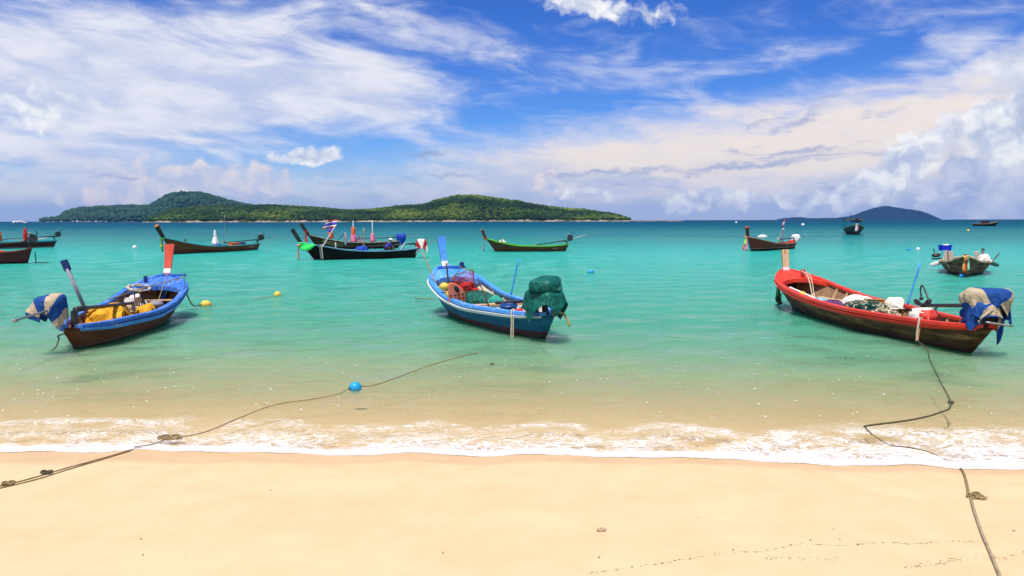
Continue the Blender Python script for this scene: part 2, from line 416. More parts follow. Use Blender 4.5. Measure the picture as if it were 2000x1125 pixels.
    # foam: a solid lip, lace behind it, scattered bubbles further out
    q = N.vec(x, y * 1.25)
    fn = N.noise(q, 8.0, 7, 0.68, 0.6); fn2 = N.noise(q, 1.3, 4, 0.55)
    right = N.smooth(x + (fn2 - 0.5) * 2.0, 1.2, 4.2)
    lip = N.smooth(off, N.mixf(right, 0.30, 0.38) + (fn - 0.5) * 1.1 + (fn2 - 0.5) * 0.35, 0.03) * N.smooth(off, 0.0, 0.05, 0.55, 1.0)
    lw = N.noise(q, 1.1, 3, 0.5, out=1); qq = N.vm('ADD', q, N.vm('SCALE', N.vm('SUBTRACT', lw, (.5, .5, .5)), scale=0.9))
    l1 = N.m('ABSOLUTE', N.noise(N.vm('MULTIPLY', qq, (4.6, 6.4, 1)), 1.0, 7, 0.68, 0.9) - 0.5)
    l2 = N.m('ABSOLUTE', N.noise(N.vm('MULTIPLY', qq, (13.0, 17.0, 1)), 1.0, 5, 0.68, 0.6) - 0.5)
    dens = N.smooth(off, N.mixf(right, 1.05, 1.85), 0.10) * N.mixf(right, 1.0, 1.2) + N.smooth(N.m('ABSOLUTE', off - 1.05 - (fn2 - 0.5) * 0.9), 0.28, 0.0) * N.mixf(right, 0.50, 0.35)
    dens = dens * N.smooth(fn2, 0.34, 0.56)
    lace = N.m('MAXIMUM', N.smooth(l1, dens * 0.075, dens * 0.005) * 0.9, N.smooth(l2, dens * 0.060, 0.0) * 0.7) * N.smooth(dens, 0.0, 0.1)
    vd = N.voro(q, 9.0); vc = N.voro(q, 9.0, out='Color')
    vr, vg, vb = N.xyz(vc)
    sp = N.smooth(vd, vr * 0.22, vr * 0.11) * N.smooth(vg + (fn2 - 0.5) * 1.1, 0.78, 0.82) * N.smooth(off, 0.5, 1.0) * N.smooth(off, 9.0, 4.0)
    foam = N.m('MAXIMUM', N.m('MAXIMUM', lip, lace), sp, clamp=True)
    fd = N.node('ShaderNodeBsdfDiffuse'); fd.inputs['Color'].default_value = (0.80, 0.79, 0.78, 1); N.put(fd.inputs['Normal'], bump(N, fn + l2, 0.3, 0.02))
    allm = N.node('ShaderNodeMixShader'); N.put(allm.inputs[0], foam * 0.95); N.t.links.new(wat.outputs[0], allm.inputs[1]); N.t.links.new(fd.outputs[0], allm.inputs[2])
    out(N, allm.outputs[0])
    return m
make_sea()

# ------------------------------------------------------------------ islands
def crown_template(sub, seed, rough=0.28):
    bm = bmesh.new(); bmesh.ops.create_icosphere(bm, subdivisions=sub, radius=1.0)
    vs = np.array([v.co[:] for v in bm.verts]); fs = np.array([[v.index for v in f.verts] for f in bm.faces]); bm.free()
    k = np.array([1 + rough * (mnoise.noise(Vector(v) * 2.1 + Vector((seed * 7.3, 1, 2))) + 0.6 * mnoise.noise(Vector(v) * 4.7 + Vector((seed, 5, 2)))) for v in vs])
    return vs * k[:, None], fs
def forest_mat(name, stops, rgh=0.8):
    m, N = new_mat(name)
    v = S(N, N.node('ShaderNodeAttribute', attribute_name='tone').outputs['Fac'])
    co = obco(N); n = N.noise(co, 0.6, 4, 0.65)
    c = N.ramp(N.m('ADD', v, (n - 0.5) * 0.3, clamp=True), stops)
    b = princ(N, c, rgh, bump(N, N.noise(co, 1.1, 4, 0.7), 0.8, 1.0), 0.15); out(N, b.outputs[0]); return m

def island(name, d0, depth, prof, tree_h, mat, nx, ny, rough, seed, shore_w=0.10):
    """ridge profile from (column, row) of the skyline; the land runs back from distance d0"""
    us = [p[0] for p in prof]; f = pchip(us, [p[1] for p in prof])
    V = []; dr = d0 + depth * 0.45
    def height(u, w):
        base = HZ + (CX - u) * math.tan(-ROLL) * 1.0
        hz = max(0.0, (base - float(f(u)))) * dr / F_PX + CAM_H - tree_h
        hz = max(hz, 0.0)
        p = math.sin(min(1.0, w / 0.45) * math.pi / 2) ** 0.85 if w < 0.45 else math.cos((w - 0.45) / 0.55 * math.pi / 2)
        n = mnoise.fractal(Vector((u * 0.02 + seed, w * 5, seed)), 0.7, 2.0, 4)
        return hz * p * (1 + rough * n * (1 - abs(p) * 0.75)) + 1.2 * min(1, w * 12)
    g = np.zeros((ny, nx, 3))
    for j in range(ny):
        w = j / (ny - 1)
        for i in range(nx):
            u = us[0] + (us[-1] - us[0]) * i / (nx - 1)
            e = min(1.0, (u - us[0]) / 40 + 0.02, (us[-1] - u) / 60 + 0.02)
            bulge = 0.22 * depth * (1 - math.sqrt(max(0, e))) + depth * 0.05 * mnoise.noise(Vector((u * 0.03, seed, 0)))
            y = d0 + bulge + w * depth * (0.35 + 0.65 * e)
            x = (u - CX) / F_PX * dr * (0.12 + 0.88 * y / dr)
            g[j, i] = (x, y, height(u, w) if e > 0 else 0)
    g[0, :, 2] = -2
    o = mesh_obj(name, g.reshape(-1, 3), grid_faces(ny, nx), mat, smooth=True)
    tag(o, kind='structure')
    return o, g

def scatter_forest(name, g, n, r0, r1, sub, mat, seed, zmin, label, lo_row=0.06):
    rnd = random.Random(seed); ny, nx, _ = g.shape
    temps = [crown_template(sub, k + seed) for k in range(6)]
    VV = []; FF = []; TT = []; base = 0
    for _ in range(n):
        a = rnd.random() ** 1.15 * (ny - 1) * 0.62; b = rnd.random() * (nx - 1); i, j = int(a), int(b)
        if j >= nx - 1: continue
        p = g[i, j] * (1 - (a - i)) * (1 - (b - j)) + g[i + 1, j] * (a - i) * (1 - (b - j)) + g[i, j + 1] * (1 - (a - i)) * (b - j) + g[i + 1, j + 1] * (a - i) * (b - j)
        if p[2] < zmin + rnd.random() * 1.2: continue
        r = r0 + (r1 - r0) * rnd.random() ** 1.6
        vs, fs = temps[rnd.randrange(6)]
        th = rnd.random() * 6.28; c, s_ = math.cos(th), math.sin(th)
        q = vs @ np.array([[c, s_, 0], [-s_, c, 0], [0, 0, 1]])
        lob = rnd.choice((1, 1, 2))
        patch = mnoise.noise(Vector((p[0] * 0.012, p[1] * 0.02, seed)))
        for L in range(lob):
            rr = r * (1 if L == 0 else 0.65)
            off = np.array([rnd.uniform(-1, 1) * r * 0.8 * L, rnd.uniform(-1, 1) * r * 0.5 * L, r * (0.55 - 0.2 * L)])
            VV.append(q * np.array([rr, rr, rr * rnd.uniform(0.7, 1.05)]) + p + off); FF.append(fs + base); base += len(vs)
            TT.append(np.full(len(vs), min(1, max(0, 0.42 + 0.60 * patch + rnd.gauss(0, 0.12)))))
    o = mesh_obj(name, np.concatenate(VV), np.concatenate(FF), mat, smooth=True, attrs={'tone': np.concatenate(TT)})
    tag(o, label, 'forest', kind='stuff'); return o

def land_mat(name, low, high, zlo, zhi):
    m, N = new_mat(name); co = obco(N); x, y, z = N.xyz(co); n = N.noise(co, 0.05, 6, 0.65); n2 = N.noise(co, 0.4, 4, 0.6)
    n3 = N.noise(N.vec(x * 0.03, y * 0.01), 1.0, 4, 0.6)
    c = N.mix(N.smooth(z + (n - 0.5) * 5 + N.smooth(n3, 0.40, 0.62, 3.5, -0.8), zlo, zhi), N.mix(n2, tuple(v * 0.6 for v in low), low), N.mix(n2, tuple(v * 0.6 for v in high), high))
    b = princ(N, c, 0.9, bump(N, n2, 0.7, 1.0), 0.1); out(N, b.outputs[0]); return m

near_prof = [(286, 431.5), (300, 424), (315, 416), (340, 408), (390, 404), (470, 402), (540, 401), (590, 403), (640, 406), (680, 410), (740, 407), (780, 403), (830, 398), (862, 388), (895, 381), (925, 382),
             (960, 385), (1000, 391), (1050, 400), (1100, 406), (1150, 410), (1200, 418), (1230, 426), (1262, 429), (1330, 429)]
far_prof = [(82, 432), (92, 427), (118, 425), (135, 413), (175, 406), (240, 402), (290, 402), (315, 390), (340, 378), (362, 375), (395, 377), (430, 386), (470, 396), (520, 404), (580, 412), (660, 424), (700, 431)]
blue_prof = [(1516, 428.5), (1530, 426.5), (1560, 425.5), (1590, 427), (1630, 426), (1660, 422), (1690, 412), (1712, 405), (1732, 404), (1760, 407), (1790, 413), (1815, 422), (1832, 429)]
f_near = forest_mat('near_foliage', [(0.0, (0.006, 0.018, 0.005)), (0.40, (0.018, 0.048, 0.007)), (0.70, (0.072, 0.118, 0.011)), (1.0, (0.175, 0.200, 0.030))])
f_far = forest_mat('far_foliage', [(0.0, (0.012, 0.034, 0.016)), (0.5, (0.026, 0.070, 0.026)), (1.0, (0.055, 0.105, 0.035))])
isl, g_near = island('near_island', 1500, 330, near_prof, 5.5, land_mat('near_land', (0.40, 0.33, 0.24), (0.055, 0.075, 0.022), 1.6, 5.0), 240, 36, 0.25, 3.1)
scatter_forest('island_forest', g_near, 22000, 1.7, 4.4, 1, f_near, 11, 2.6, 'dense green forest covering the long near island')
isl2, g_far = island('far_headland', 3000, 700, far_prof, 9.0, land_mat('far_land', (0.16, 0.15, 0.11), (0.03, 0.055, 0.022), 1.0, 3.0), 160, 30, 0.3, 8.7)
scatter_forest('headland_forest', g_far, 7000, 5.0, 10.0, 1, f_far, 23, 2.0, 'bluish green forest covering the tall headland behind the near island')
isl3, g_blue = island('distant_island', 8200, 1500, blue_prof, 0.0, land_mat('blue_land', (0.025, 0.035, 0.022), (0.012, 0.026, 0.014), -5, 8), 150, 40, 0.45, 5.5)
def blue_crags():
    me = isl3.data
    for v in me.vertices:
        if v.co.z > 3: v.co.z += 10 * mnoise.fractal(v.co * 0.006, 0.8, 2.0, 5)
blue_crags()

# ------------------------------------------------------------------ mesh builder
class MB:
    def __init__(self): self.v = []; self.f = []; self.mi = []; self.cur = 0
    def add(self, vs, fs):
        b = len(self.v); self.v += [tuple(p) for p in vs]; self.f += [tuple(i + b for i in q) for q in fs]; self.mi += [self.cur] * len(fs)
        return self
    def box(self, c, size, rot=None, bev=0.0):
        sx, sy, sz = (k / 2 for k in size)
        vs = [Vector((x, y, z)) for x in (-sx, sx) for y in (-sy, sy) for z in (-sz, sz)]
        fs = [(0, 1, 3, 2), (4, 6, 7, 5), (0, 4, 5, 1), (2, 3, 7, 6), (0, 2, 6, 4), (1, 5, 7, 3)]
        if bev:
            bm = bmesh.new(); bv = [bm.verts.new(p) for p in vs]
            for q in fs: bm.faces.new([bv[i] for i in q])
            bmesh.ops.bevel(bm, geom=bm.edges[:], offset=bev, segments=2, affect='EDGES')
            bm.verts.index_update(); vs = [v.co.copy() for v in bm.verts]; fs = [[v.index for v in q.verts] for q in bm.faces]; bm.free()
        if rot is not None:
            m = rot if isinstance(rot, Matrix) else Matrix.Rotation(rot[0], 3, 'X') if False else (Matrix.Rotation(rot[2], 3, 'Z') @ Matrix.Rotation(rot[1], 3, 'Y') @ Matrix.Rotation(rot[0], 3, 'X'))
            vs = [m @ p for p in vs]
        c = Vector(c)
        return self.add([p + c for p in vs], fs)
    def tube(self, pts, r, n=7, cap=True, flat=1.0):
        pts = [Vector(p) for p in pts]; k = len(pts); rs = list(r) if hasattr(r, '__len__') else [r] * k
        rings = []; prev = None
        for i, p in enumerate(pts):
            t = (pts[min(i + 1, k - 1)] - pts[max(i - 1, 0)])
            t = t.normalized() if t.length > 1e-9 else Vector((0, 0, 1))
            if prev is None:
                a = t.cross(Vector((0, 0, 1))) if abs(t.z) < 0.9 else t.cross(Vector((1, 0, 0)))
            else: a = prev - t * prev.dot(t)
            if a.length < 1e-6: a = t.orthogonal()
            a.normalize(); b = t.cross(a); prev = a
            rings += [p + (a * math.cos(q) + b * math.sin(q) * flat) * rs[i] for q in (2 * math.pi * j / n for j in range(n))]
        fs = grid_faces(k, n, 0, True)
        if cap: fs += [tuple(range(n))[::-1], tuple(range((k - 1) * n, k * n))]
        return self.add(rings, fs)
    def lathe(self, prof, n=16, c=(0, 0, 0), m=None):
        vs = []
        for rr, z in prof:
            for j in range(n):
                q = 2 * math.pi * j / n; p = Vector((rr * math.cos(q), rr * math.sin(q), z))
                vs.append((m @ p if m else p) + Vector(c))
        fs = grid_faces(len(prof), n, 0, True)
        fs += [tuple(range(n))[::-1], tuple(range((len(prof) - 1) * n, len(prof) * n))]
        return self.add(vs, fs)
    def grid(self, P):
        nr, nc = len(P), len(P[0]); return self.add([p for row in P for p in row], grid_faces(nr, nc))
    def build(self, name, mat, parent=None, smooth=False, mats=None):
        o = mesh_obj(name, self.v, self.f, mat, parent, smooth)
        if mats:
            for mm in mats: o.data.materials.append(mm)
            o.data.polygons.foreach_set('material_index', self.mi)
        return o
def thing(o, label, cat, group=None): return tag(o, label, cat, group)
def recalc(o):
    bm = bmesh.new(); bm.from_mesh(o.data); bmesh.ops.recalc_face_normals(bm, faces=bm.faces[:]); bm.to_mesh(o.data); bm.free(); return o
def crs(pts, n=8):
    """smooth curve through points"""
    pts = [Vector(p) for p in pts]; o = []
    for i in range(len(pts) - 1):
        p0, p1, p2, p3 = pts[max(i - 1, 0)], pts[i], pts[i + 1], pts[min(i + 2, len(pts) - 1)]
        for k in range(n):
            t = k / n
            o.append(0.5 * ((2 * p1) + (p2 - p0) * t + (2 * p0 - 5 * p1 + 4 * p2 - p3) * t * t + (3 * p1 - p0 - 3 * p2 + p3) * t ** 3))
    o.append(pts[-1]); return o

# ------------------------------------------------------------------ materials for boats and gear
def hull_paint(name, bands, streak=0.5, wear=(0.02, 0.015, 0.01), wear_amt=0.0, patch=None, patch_amt=0.5, rough=0.7):
    """bands: (height above waterline, colour) from the keel up; strakes and weathering follow the boat's length"""
    m, N = new_mat(name); co = obco(N); x, y, z = N.xyz(co)
    n1 = N.noise(N.vec(x * 1.1, y * 3, z * 9.0), 1.0, 6, 0.62); n2 = N.noise(N.vec(x * 0.9, y, z * 10.0), 1.0, 5, 0.65); n3 = N.noise(co, 14.0, 4, 0.6)
    c = bands[0][1]; zz = z + (n3 - 0.5) * 0.03
    for h, col in bands[1:]: c = N.mix(N.smooth(zz, h - 0.008, h + 0.008), c, col)
    c = N.mix((1.0 - N.smooth(n1, 0.30, 0.62)) * streak, c, wear)
    if patch: c = N.mix(N.smooth(n2 * 0.5 + n1 * 0.5, 0.60 - patch_amt * 0.12, 0.68 - patch_amt * 0.1) * N.smooth(z, 0.10, 0.18), c, patch)
    if wear_amt: c = N.mix(N.smooth(n3 * 0.5 + n2 * 0.5, 0.6 - wear_amt * 0.1, 0.66) * 0.8, c, wear)
    slime = N.smooth(z + (n1 - 0.5) * 0.10, 0.07, 0.0)
    c = N.mix(slime * 0.6, c, (0.025, 0.03, 0.012))
    b = princ(N, c, rough, bump(N, n1 + n3 * 0.4, 0.35, 0.015), 0.18); out(N, b.outputs[0]); return m
def cloth_mat(name, fn, rough=0.8):
    m, N = new_mat(name); co = obco(N); c = fn(N, co); n = N.noise(co, 7.0, 5, 0.6)
    c = N.mix(N.smooth(n, 0.62, 0.8) * 0.4, c, (0.10, 0.08, 0.06))
    b = princ(N, c, rough, bump(N, creases(N, co), 0.8, 0.07), 0.2); out(N, b.outputs[0]); return m
def creases(N, co, k=1.0):
    a = N.m('ABSOLUTE', N.noise(co, 3.2 * k, 3, 0.5, 0.8) - 0.5); b = N.m('ABSOLUTE', N.noise(co, 7.0 * k, 2, 0.5, 0.6) - 0.5)
    return N.m('MULTIPLY', N.m('MINIMUM', a, 0.16), 1.6) + N.m('MINIMUM', b, 0.14) * 0.7
def fabric(name, col, rough=0.75, var=0.22, stain=None, k=1.0, amt=1.0):
    m, N = new_mat(name); co = obco(N); n = N.noise(co, 6.0 * k, 5, 0.6); h = creases(N, co, k)
    c = N.mix(N.smooth(n, 0.35, 0.65), tuple(v * (1 - var) for v in col), tuple(min(1, v * (1 + var * 0.6)) for v in col))
    if stain: c = N.mix(N.smooth(n, 0.60, 0.72) * 0.7, c, stain)
    b = princ(N, c, rough, bump(N, h, 0.8 * amt, 0.07 / k), 0.25); out(N, b.outputs[0]); return m
def stripes_u(cols, edges, attr='u'):
    def fn(N, co):
        v = S(N, N.node('ShaderNodeAttribute', attribute_name=attr).outputs['Fac']); c = cols[0]
        for e, col in zip(edges, cols[1:]): c = N.mix(N.smooth(v, e - 0.004, e + 0.004), c, col)
        return c
    return fn
BLUE = (0.040, 0.165, 0.56); SKYB = (0.055, 0.30, 0.72); REDP = (0.72, 0.045, 0.020); WHT = (0.74, 0.72, 0.68)
M_blue = plain('blue_paint', BLUE, 0.5, 0.22, 6, (0.24, 0.30, 0.40), 0.32, (1, 3, 3))
M_sky = plain('light_blue_paint', (0.075, 0.29, 0.72), 0.5, 0.16, 6, (0.35, 0.45, 0.55), 0.25, (1, 3, 3))
M_red = plain('red_paint', REDP, 0.5, 0.20, 6, (0.36, 0.09, 0.05), 0.30, (1, 3, 3))
M_dred = plain('stem_red_paint', (0.55, 0.055, 0.025), 0.6, 0.15, 7)
M_white = plain('white_paint', WHT, 0.6, 0.12, 8, (0.35, 0.30, 0.24), 0.15)
M_navy = plain('navy_paint', (0.010, 0.035, 0.16), 0.5, 0.2, 8)
M_wood = plain('weathered_wood', (0.34, 0.215, 0.115), 0.8, 0.35, 5, (0.16, 0.10, 0.055), 0.25, (1, 6, 6))
M_tan = plain('tan_boards', (0.58, 0.38, 0.20), 0.8, 0.3, 5, (0.25, 0.16, 0.09), 0.2, (1, 6, 6))
M_pale = plain('bare_pale_wood', (0.62, 0.45, 0.24), 0.75, 0.22, 5, (0.35, 0.17, 0.06), 0.35, (4, 4, 1))
M_dwood = plain('dark_wood', (0.060, 0.030, 0.016), 0.7, 0.4, 6, (0.12, 0.07, 0.035), 0.2, (1, 5, 5))
M_rwood = plain('red_brown_boards', (0.20, 0.045, 0.022), 0.6, 0.3, 6, (0.10, 0.04, 0.02), 0.2)
M_cream = plain('cream_lining', (0.66, 0.60, 0.48), 0.75, 0.22, 5, (0.28, 0.20, 0.11), 0.35, (1, 2, 2))
M_brownin = plain('brown_lining', (0.26, 0.155, 0.08), 0.8, 0.4, 5, (0.09, 0.06, 0.035), 0.25, (1, 4, 4))
M_green = plain('green_paint', (0.085, 0.42, 0.030), 0.5, 0.2, 6)
M_turq = plain('turquoise_paint', (0.05, 0.46, 0.46), 0.5, 0.15, 6)
M_orange = plain('orange_paint', (0.62, 0.22, 0.04), 0.6, 0.2, 6)
M_black = plain('black_iron', (0.018, 0.017, 0.016), 0.45, 0.4, 20, (0.08, 0.035, 0.015), 0.2, spec=0.5)
M_steel = plain('worn_steel', (0.33, 0.32, 0.30), 0.4, 0.3, 20, (0.18, 0.09, 0.04), 0.2, metal=0.6)
M_engine = plain('engine_iron', (0.030, 0.030, 0.032), 0.4, 0.5, 25, (0.10, 0.06, 0.03), 0.25, spec=0.5)
M_rope = plain('rope_fibre', (0.27, 0.185, 0.085), 0.9, 0.4, 60, (0.12, 0.10, 0.05), 0.2)
M_dkrope = plain('dark_wet_rope', (0.075, 0.065, 0.035), 0.8, 0.4, 60)
M_cordw = plain('pale_cord', (0.62, 0.54, 0.38), 0.9, 0.25, 40)
M_ybuoy = plain('yellow_float_plastic', (0.78, 0.52, 0.07), 0.45, 0.15, 10, (0.35, 0.25, 0.10), 0.1)
M_bbuoy = plain('blue_float_plastic', (0.020, 0.33, 0.62), 0.35, 0.12, 10, (0.05, 0.12, 0.10), 0.1)
M_wbuoy = plain('white_float_foam', (0.75, 0.72, 0.68), 0.6, 0.12, 10)
M_bpole = plain('blue_pole_paint', (0.045, 0.30, 0.66), 0.5, 0.15, 10)
M_gpole = plain('grey_pole_paint', (0.27, 0.26, 0.30), 0.6, 0.25, 12, (0.10, 0.08, 0.07), 0.3)
M_bamboo = plain('bamboo', (0.36, 0.28, 0.10), 0.6, 0.3, 12, (0.12, 0.09, 0.04), 0.2)
M_tealnet = plain('teal_net_twine', (0.012, 0.085, 0.065), 0.85, 0.4, 30)
M_greennet = fabric('green_net_cloth', (0.012, 0.105, 0.075), 0.9, 0.45, (0.02, 0.16, 0.10), 1.8)
M_yelcloth = fabric('yellow_cloth', (0.66, 0.33, 0.018), 0.8, 0.25, (0.34, 0.15, 0.02), 1.4)
M_sack = fabric('white_sack_cloth', (0.74, 0.69, 0.60), 0.85, 0.2, (0.42, 0.34, 0.25), 1.6)
M_purple = fabric('purple_cloth', (0.13, 0.045, 0.13), 0.85, 0.4, (0.30, 0.20, 0.55), 1.6)
M_bucket = plain('navy_bucket_plastic', (0.012, 0.050, 0.19), 0.4, 0.15, 8)
M_vest = plain('salmon_vest_foam', (0.86, 0.25, 0.13), 0.75, 0.12, 8)
M_gtarp = fabric('green_tarpaulin', (0.004, 0.108, 0.080), 0.5, 0.25)
M_rednet = plain('red_net', (0.60, 0.06, 0.05), 0.8, 0.2, 30)
M_bluetarp = fabric('blue_tarpaulin', (0.010, 0.06, 0.42), 0.55, 0.25)
M_pink = plain('pink_cloth', (0.78, 0.20, 0.34), 0.8, 0.2, 6)
M_lime = plain('lime_green_cloth', (0.16, 0.74, 0.06), 0.8, 0.15, 6)
M_bgreen = plain('bright_green_cloth', (0.03, 0.66, 0.10), 0.8, 0.15, 6)
M_dgreen = plain('dark_green_cloth', (0.012, 0.16, 0.035), 0.85, 0.3, 6)
M_oran = plain('orange_cloth', (0.82, 0.15, 0.035), 0.8, 0.2, 6)
M_redc = fabric('red_cloth', (0.58, 0.025, 0.020), 0.8, 0.2, None, 1.6)
M_yelc = plain('pale_yellow_cloth', (0.78, 0.50, 0.13), 0.8, 0.2, 6)
M_mint = plain('mint_cloth', (0.25, 0.70, 0.48), 0.8, 0.2, 6)
M_violet = plain('violet_cloth', (0.16, 0.05, 0.48), 0.8, 0.2, 6)
M_gold = plain('gold_lettering', (0.55, 0.42, 0.16), 0.6, 0.2, 8)
M_letw = plain('white_lettering', (0.66, 0.66, 0.62), 0.6, 0.2, 8)
M_wcloth = fabric('white_cloth', (0.80, 0.78, 0.75), 0.8, 0.1, None, 1.6, 0.6)
M_skin = plain('sun_tanned_skin', (0.30, 0.15, 0.08), 0.6, 0.1, 6)
M_blueshirt = plain('blue_shirt', (0.010, 0.035, 0.36), 0.85, 0.2, 6)
M_shell = plain('shell', (0.52, 0.36, 0.22), 0.6, 0.5, 25)
M_leafd = plain('dead_leaf', (0.10, 0.055, 0.025), 0.8, 0.4, 20)
M_bark = plain('drift_twigs', (0.075, 0.045, 0.025), 0.9, 0.4, 20)
BLUECREAM = [(0.010, 0.060, 0.24), (0.46, 0.36, 0.23)]
M_tarpA = cloth_mat('striped_tarpaulin_left', stripes_u([BLUECREAM[0], BLUECREAM[1], BLUECREAM[0], BLUECREAM[1], BLUECREAM[0], BLUECREAM[1]], [0.10, 0.30, 0.48, 0.62, 0.84]))
M_tarpC = cloth_mat('striped_tarpaulin_right', stripes_u([BLUECREAM[0], BLUECREAM[1], BLUECREAM[0], BLUECREAM[1], BLUECREAM[0]], [0.14, 0.34, 0.58, 0.80]))
M_tarpE = cloth_mat('red_white_canopy', stripes_u([(0.80, 0.72, 0.62), (0.42, 0.03, 0.025), (0.82, 0.76, 0.68), (0.42, 0.03, 0.025), (0.80, 0.72, 0.62)], [0.18, 0.36, 0.60, 0.80]))

# ------------------------------------------------------------------ longtail boat
def pose_from_px(stern, bow):
    a = at_z(*stern); b = at_z(*bow); d = b - a
    return (a + b) / 2, math.atan2(d.y, d.x), d.length
def smoothpow(s, a): return math.copysign(abs(s) ** a, s)

class Boat:
    """+X runs to the bow, z = 0 is the waterline"""
    def __init__(self, name, label, stern_px, bow_px, beam=1.65, sheer=(0.46, 0.40, 0.44, 0.62, 1.02), rake=0.95, srake=0.30, keel=-0.30, full=1.0, roll=0.0, cat='boat', group='longtail fishing boats', tw=0.16, length=None, dz=0.0):
        c, h, lw = pose_from_px(stern_px, bow_px)
        self.k = keel; self.rake = rake; self.srake = srake
        gb = sheer[-1]; sw = -keel / (gb - keel)
        self.L = (length or lw) + rake * (1 - sw) + srake * (1 - 0.4)
        self.sh_b = rake * (1 - sw); self.sh_s = srake * 0.6
        c = c + Vector((math.cos(h), math.sin(h), 0)) * (self.sh_b - self.sh_s) / 2 + Vector((0, 0, dz))
        self.root = empty(name, c, (roll, 0, h), label, cat, group)
        B = beam / 2
        self.bf = pchip([0, 0.08, 0.22, 0.45, 0.68, 0.84, 0.93, 0.975, 1.0], [tw, tw + 0.30 * B, 0.72 * B, B, 0.97 * B, 0.80 * B * full, 0.52 * B * full, 0.26 * B * full, 0.055])
        self.gf = pchip([0, 0.12, 0.35, 0.6, 0.8, 1.0], [sheer[0], sheer[0] * 0.35 + sheer[1] * 0.65, sheer[1], sheer[2], sheer[3], sheer[4]])
        self.vf = pchip([0, 0.2, 0.45, 0.7, 0.9, 1.0], [1, .45, .25, .45, .9, 1])
    def b(self, t): return float(self.bf(t))
    def g(self, t): return float(self.gf(t))
    def P(self, t, s, inset=0.0):
        bt = max(0.012, self.b(t) - inset); g = self.g(t); v = float(self.vf(t)); a = s * R(76)
        y = bt * ((1 - v) * math.sin(a) / math.sin(R(76)) + v * s ** 0.92)
        zf = (1 - v) * (1 - math.cos(a)) / (1 - math.cos(R(76))) + v * s
        kz = self.k + (0.10 if t < 0.1 else 0) * (1 - t / 0.1)
        z = kz + (g - kz) * zf
        x = self.L * (t - 0.5) - self.rake * t ** 9 * (1 - s) + self.srake * (1 - t) ** 9 * (1 - s)
        return Vector((x, y, z))
    def at(self, t, f=0.0, z=0.0):
        """point on board: t along the length, f across (-1..1 of the half-beam), z above the waterline"""
        return Vector((self.L * (t - 0.5), self.b(t) * f, z))
    def world(self, t, f=0.0, z=0.0):
        return Matrix.LocRotScale(self.root.location, self.root.rotation_euler, None) @ self.at(t, f, z)
    def heading(self): return self.root.rotation_euler.z

    def hull(self, mat, nt=44, ns=11, laps=True):
        mb = MB(); ts = [i / (nt - 1) for i in range(nt)]; ts = [t if t < 0.75 else 0.75 + (t - 0.75) for t in ts]
        ss = []
        for k in range(ns):
            s = k / (ns - 1); ss.append(s)
        prof = []                                          # lapped strakes: each plank edge stands a little proud
        for k, s in enumerate(ss):
            prof.append((s, 0.0))
            if laps and k in (4, 6, 8) : prof[-1] = (s, 0.010); prof.append((s + 0.004, 0.0))
        for side in (1, -1):
            P = []
            for t in ts:
                row = []
                for s, o in prof:
                    p = self.P(t, s); fade = min(1, (1 - t) * 12)
                    row.append((p.x, side * (p.y + o * fade), p.z))
                P.append(row if side == 1 else row[::-1])
            mb.grid(P)
        # narrow transom
        tr = [self.P(0, s) for s, _ in prof]
        mb.add([(p.x, p.y, p.z) for p in tr] + [(p.x, -p.y, p.z) for p in tr], [(i, i + 1, len(tr) + i + 1, len(tr) + i) for i in range(len(tr) - 1)])
        o = mb.build('hull', mat, self.root, True); return o
    def lining(self, mat, floor=0.19, nt=36, t0=0.03, t1=0.97):
        mb = MB()
        for side in (1, -1):
            P = []
            for i in range(nt):
                t = t0 + (t1 - t0) * i / (nt - 1); row = []
                for s in (0, 0.15, 0.35, 0.55, 0.75, 0.9, 0.995):
                    p = self.P(t, s, 0.045); z = max(p.z, floor - 0.02); row.append((p.x, side * p.y, z + (0.0)))
                P.append(row[::-1] if side == 1 else row)
            mb.grid(P)
        o = mb.build('lining', mat, self.root, True); self.floor = floor; return o
    def inner_y(self, t, z, inset=0.05):
        lo, hi = 0.0, 1.0
        for _ in range(18):
            m = (lo + hi) / 2
            if self.P(t, m, inset).z < z: lo = m
            else: hi = m
        return self.P(t, lo, inset).y
    def floor_boards(self, mat, t0=0.08, t1=0.86, w=0.24, lengthwise=False, n=7):
        z = self.floor
        if not lengthwise:
            n = int((t1 - t0) * self.L / w)
            for i in range(n):
                t = t0 + (t1 - t0) * (i + 0.5) / n; y = max(0.05, self.inner_y(t, z + 0.02) - 0.01)
                MB().box((self.L * (t - 0.5), 0, z + 0.012 + 0.006 * ((i * 7) % 3)), (w - 0.022, 2 * y, 0.022), (0, 0, R(((i * 5) % 3 - 1) * 0.5)), 0.004).build('floor_board', mat, self.root)
        else:
            for i in range(n):
                f0, f1 = -1 + 2 * i / n + 0.02, -1 + 2 * (i + 1) / n - 0.02; P = []
                m = 14
                vs = []
                for k in range(m):
                    t = t0 + (t1 - t0) * k / (m - 1); y = max(0.05, self.inner_y(t, z + 0.02) - 0.01)
                    vs += [(self.L * (t - .5), f0 * y, z), (self.L * (t - .5), f0 * y, z + 0.022 + 0.004 * (i % 2)), (self.L * (t - .5), f1 * y, z + 0.022 + 0.004 * (i % 2)), (self.L * (t - .5), f1 * y, z)]
                MB().add(vs, grid_faces(m, 4, 0, True) + [(0, 1, 2, 3), tuple(range(4 * m - 4, 4 * m))]).build('floor_board', mat, self.root)
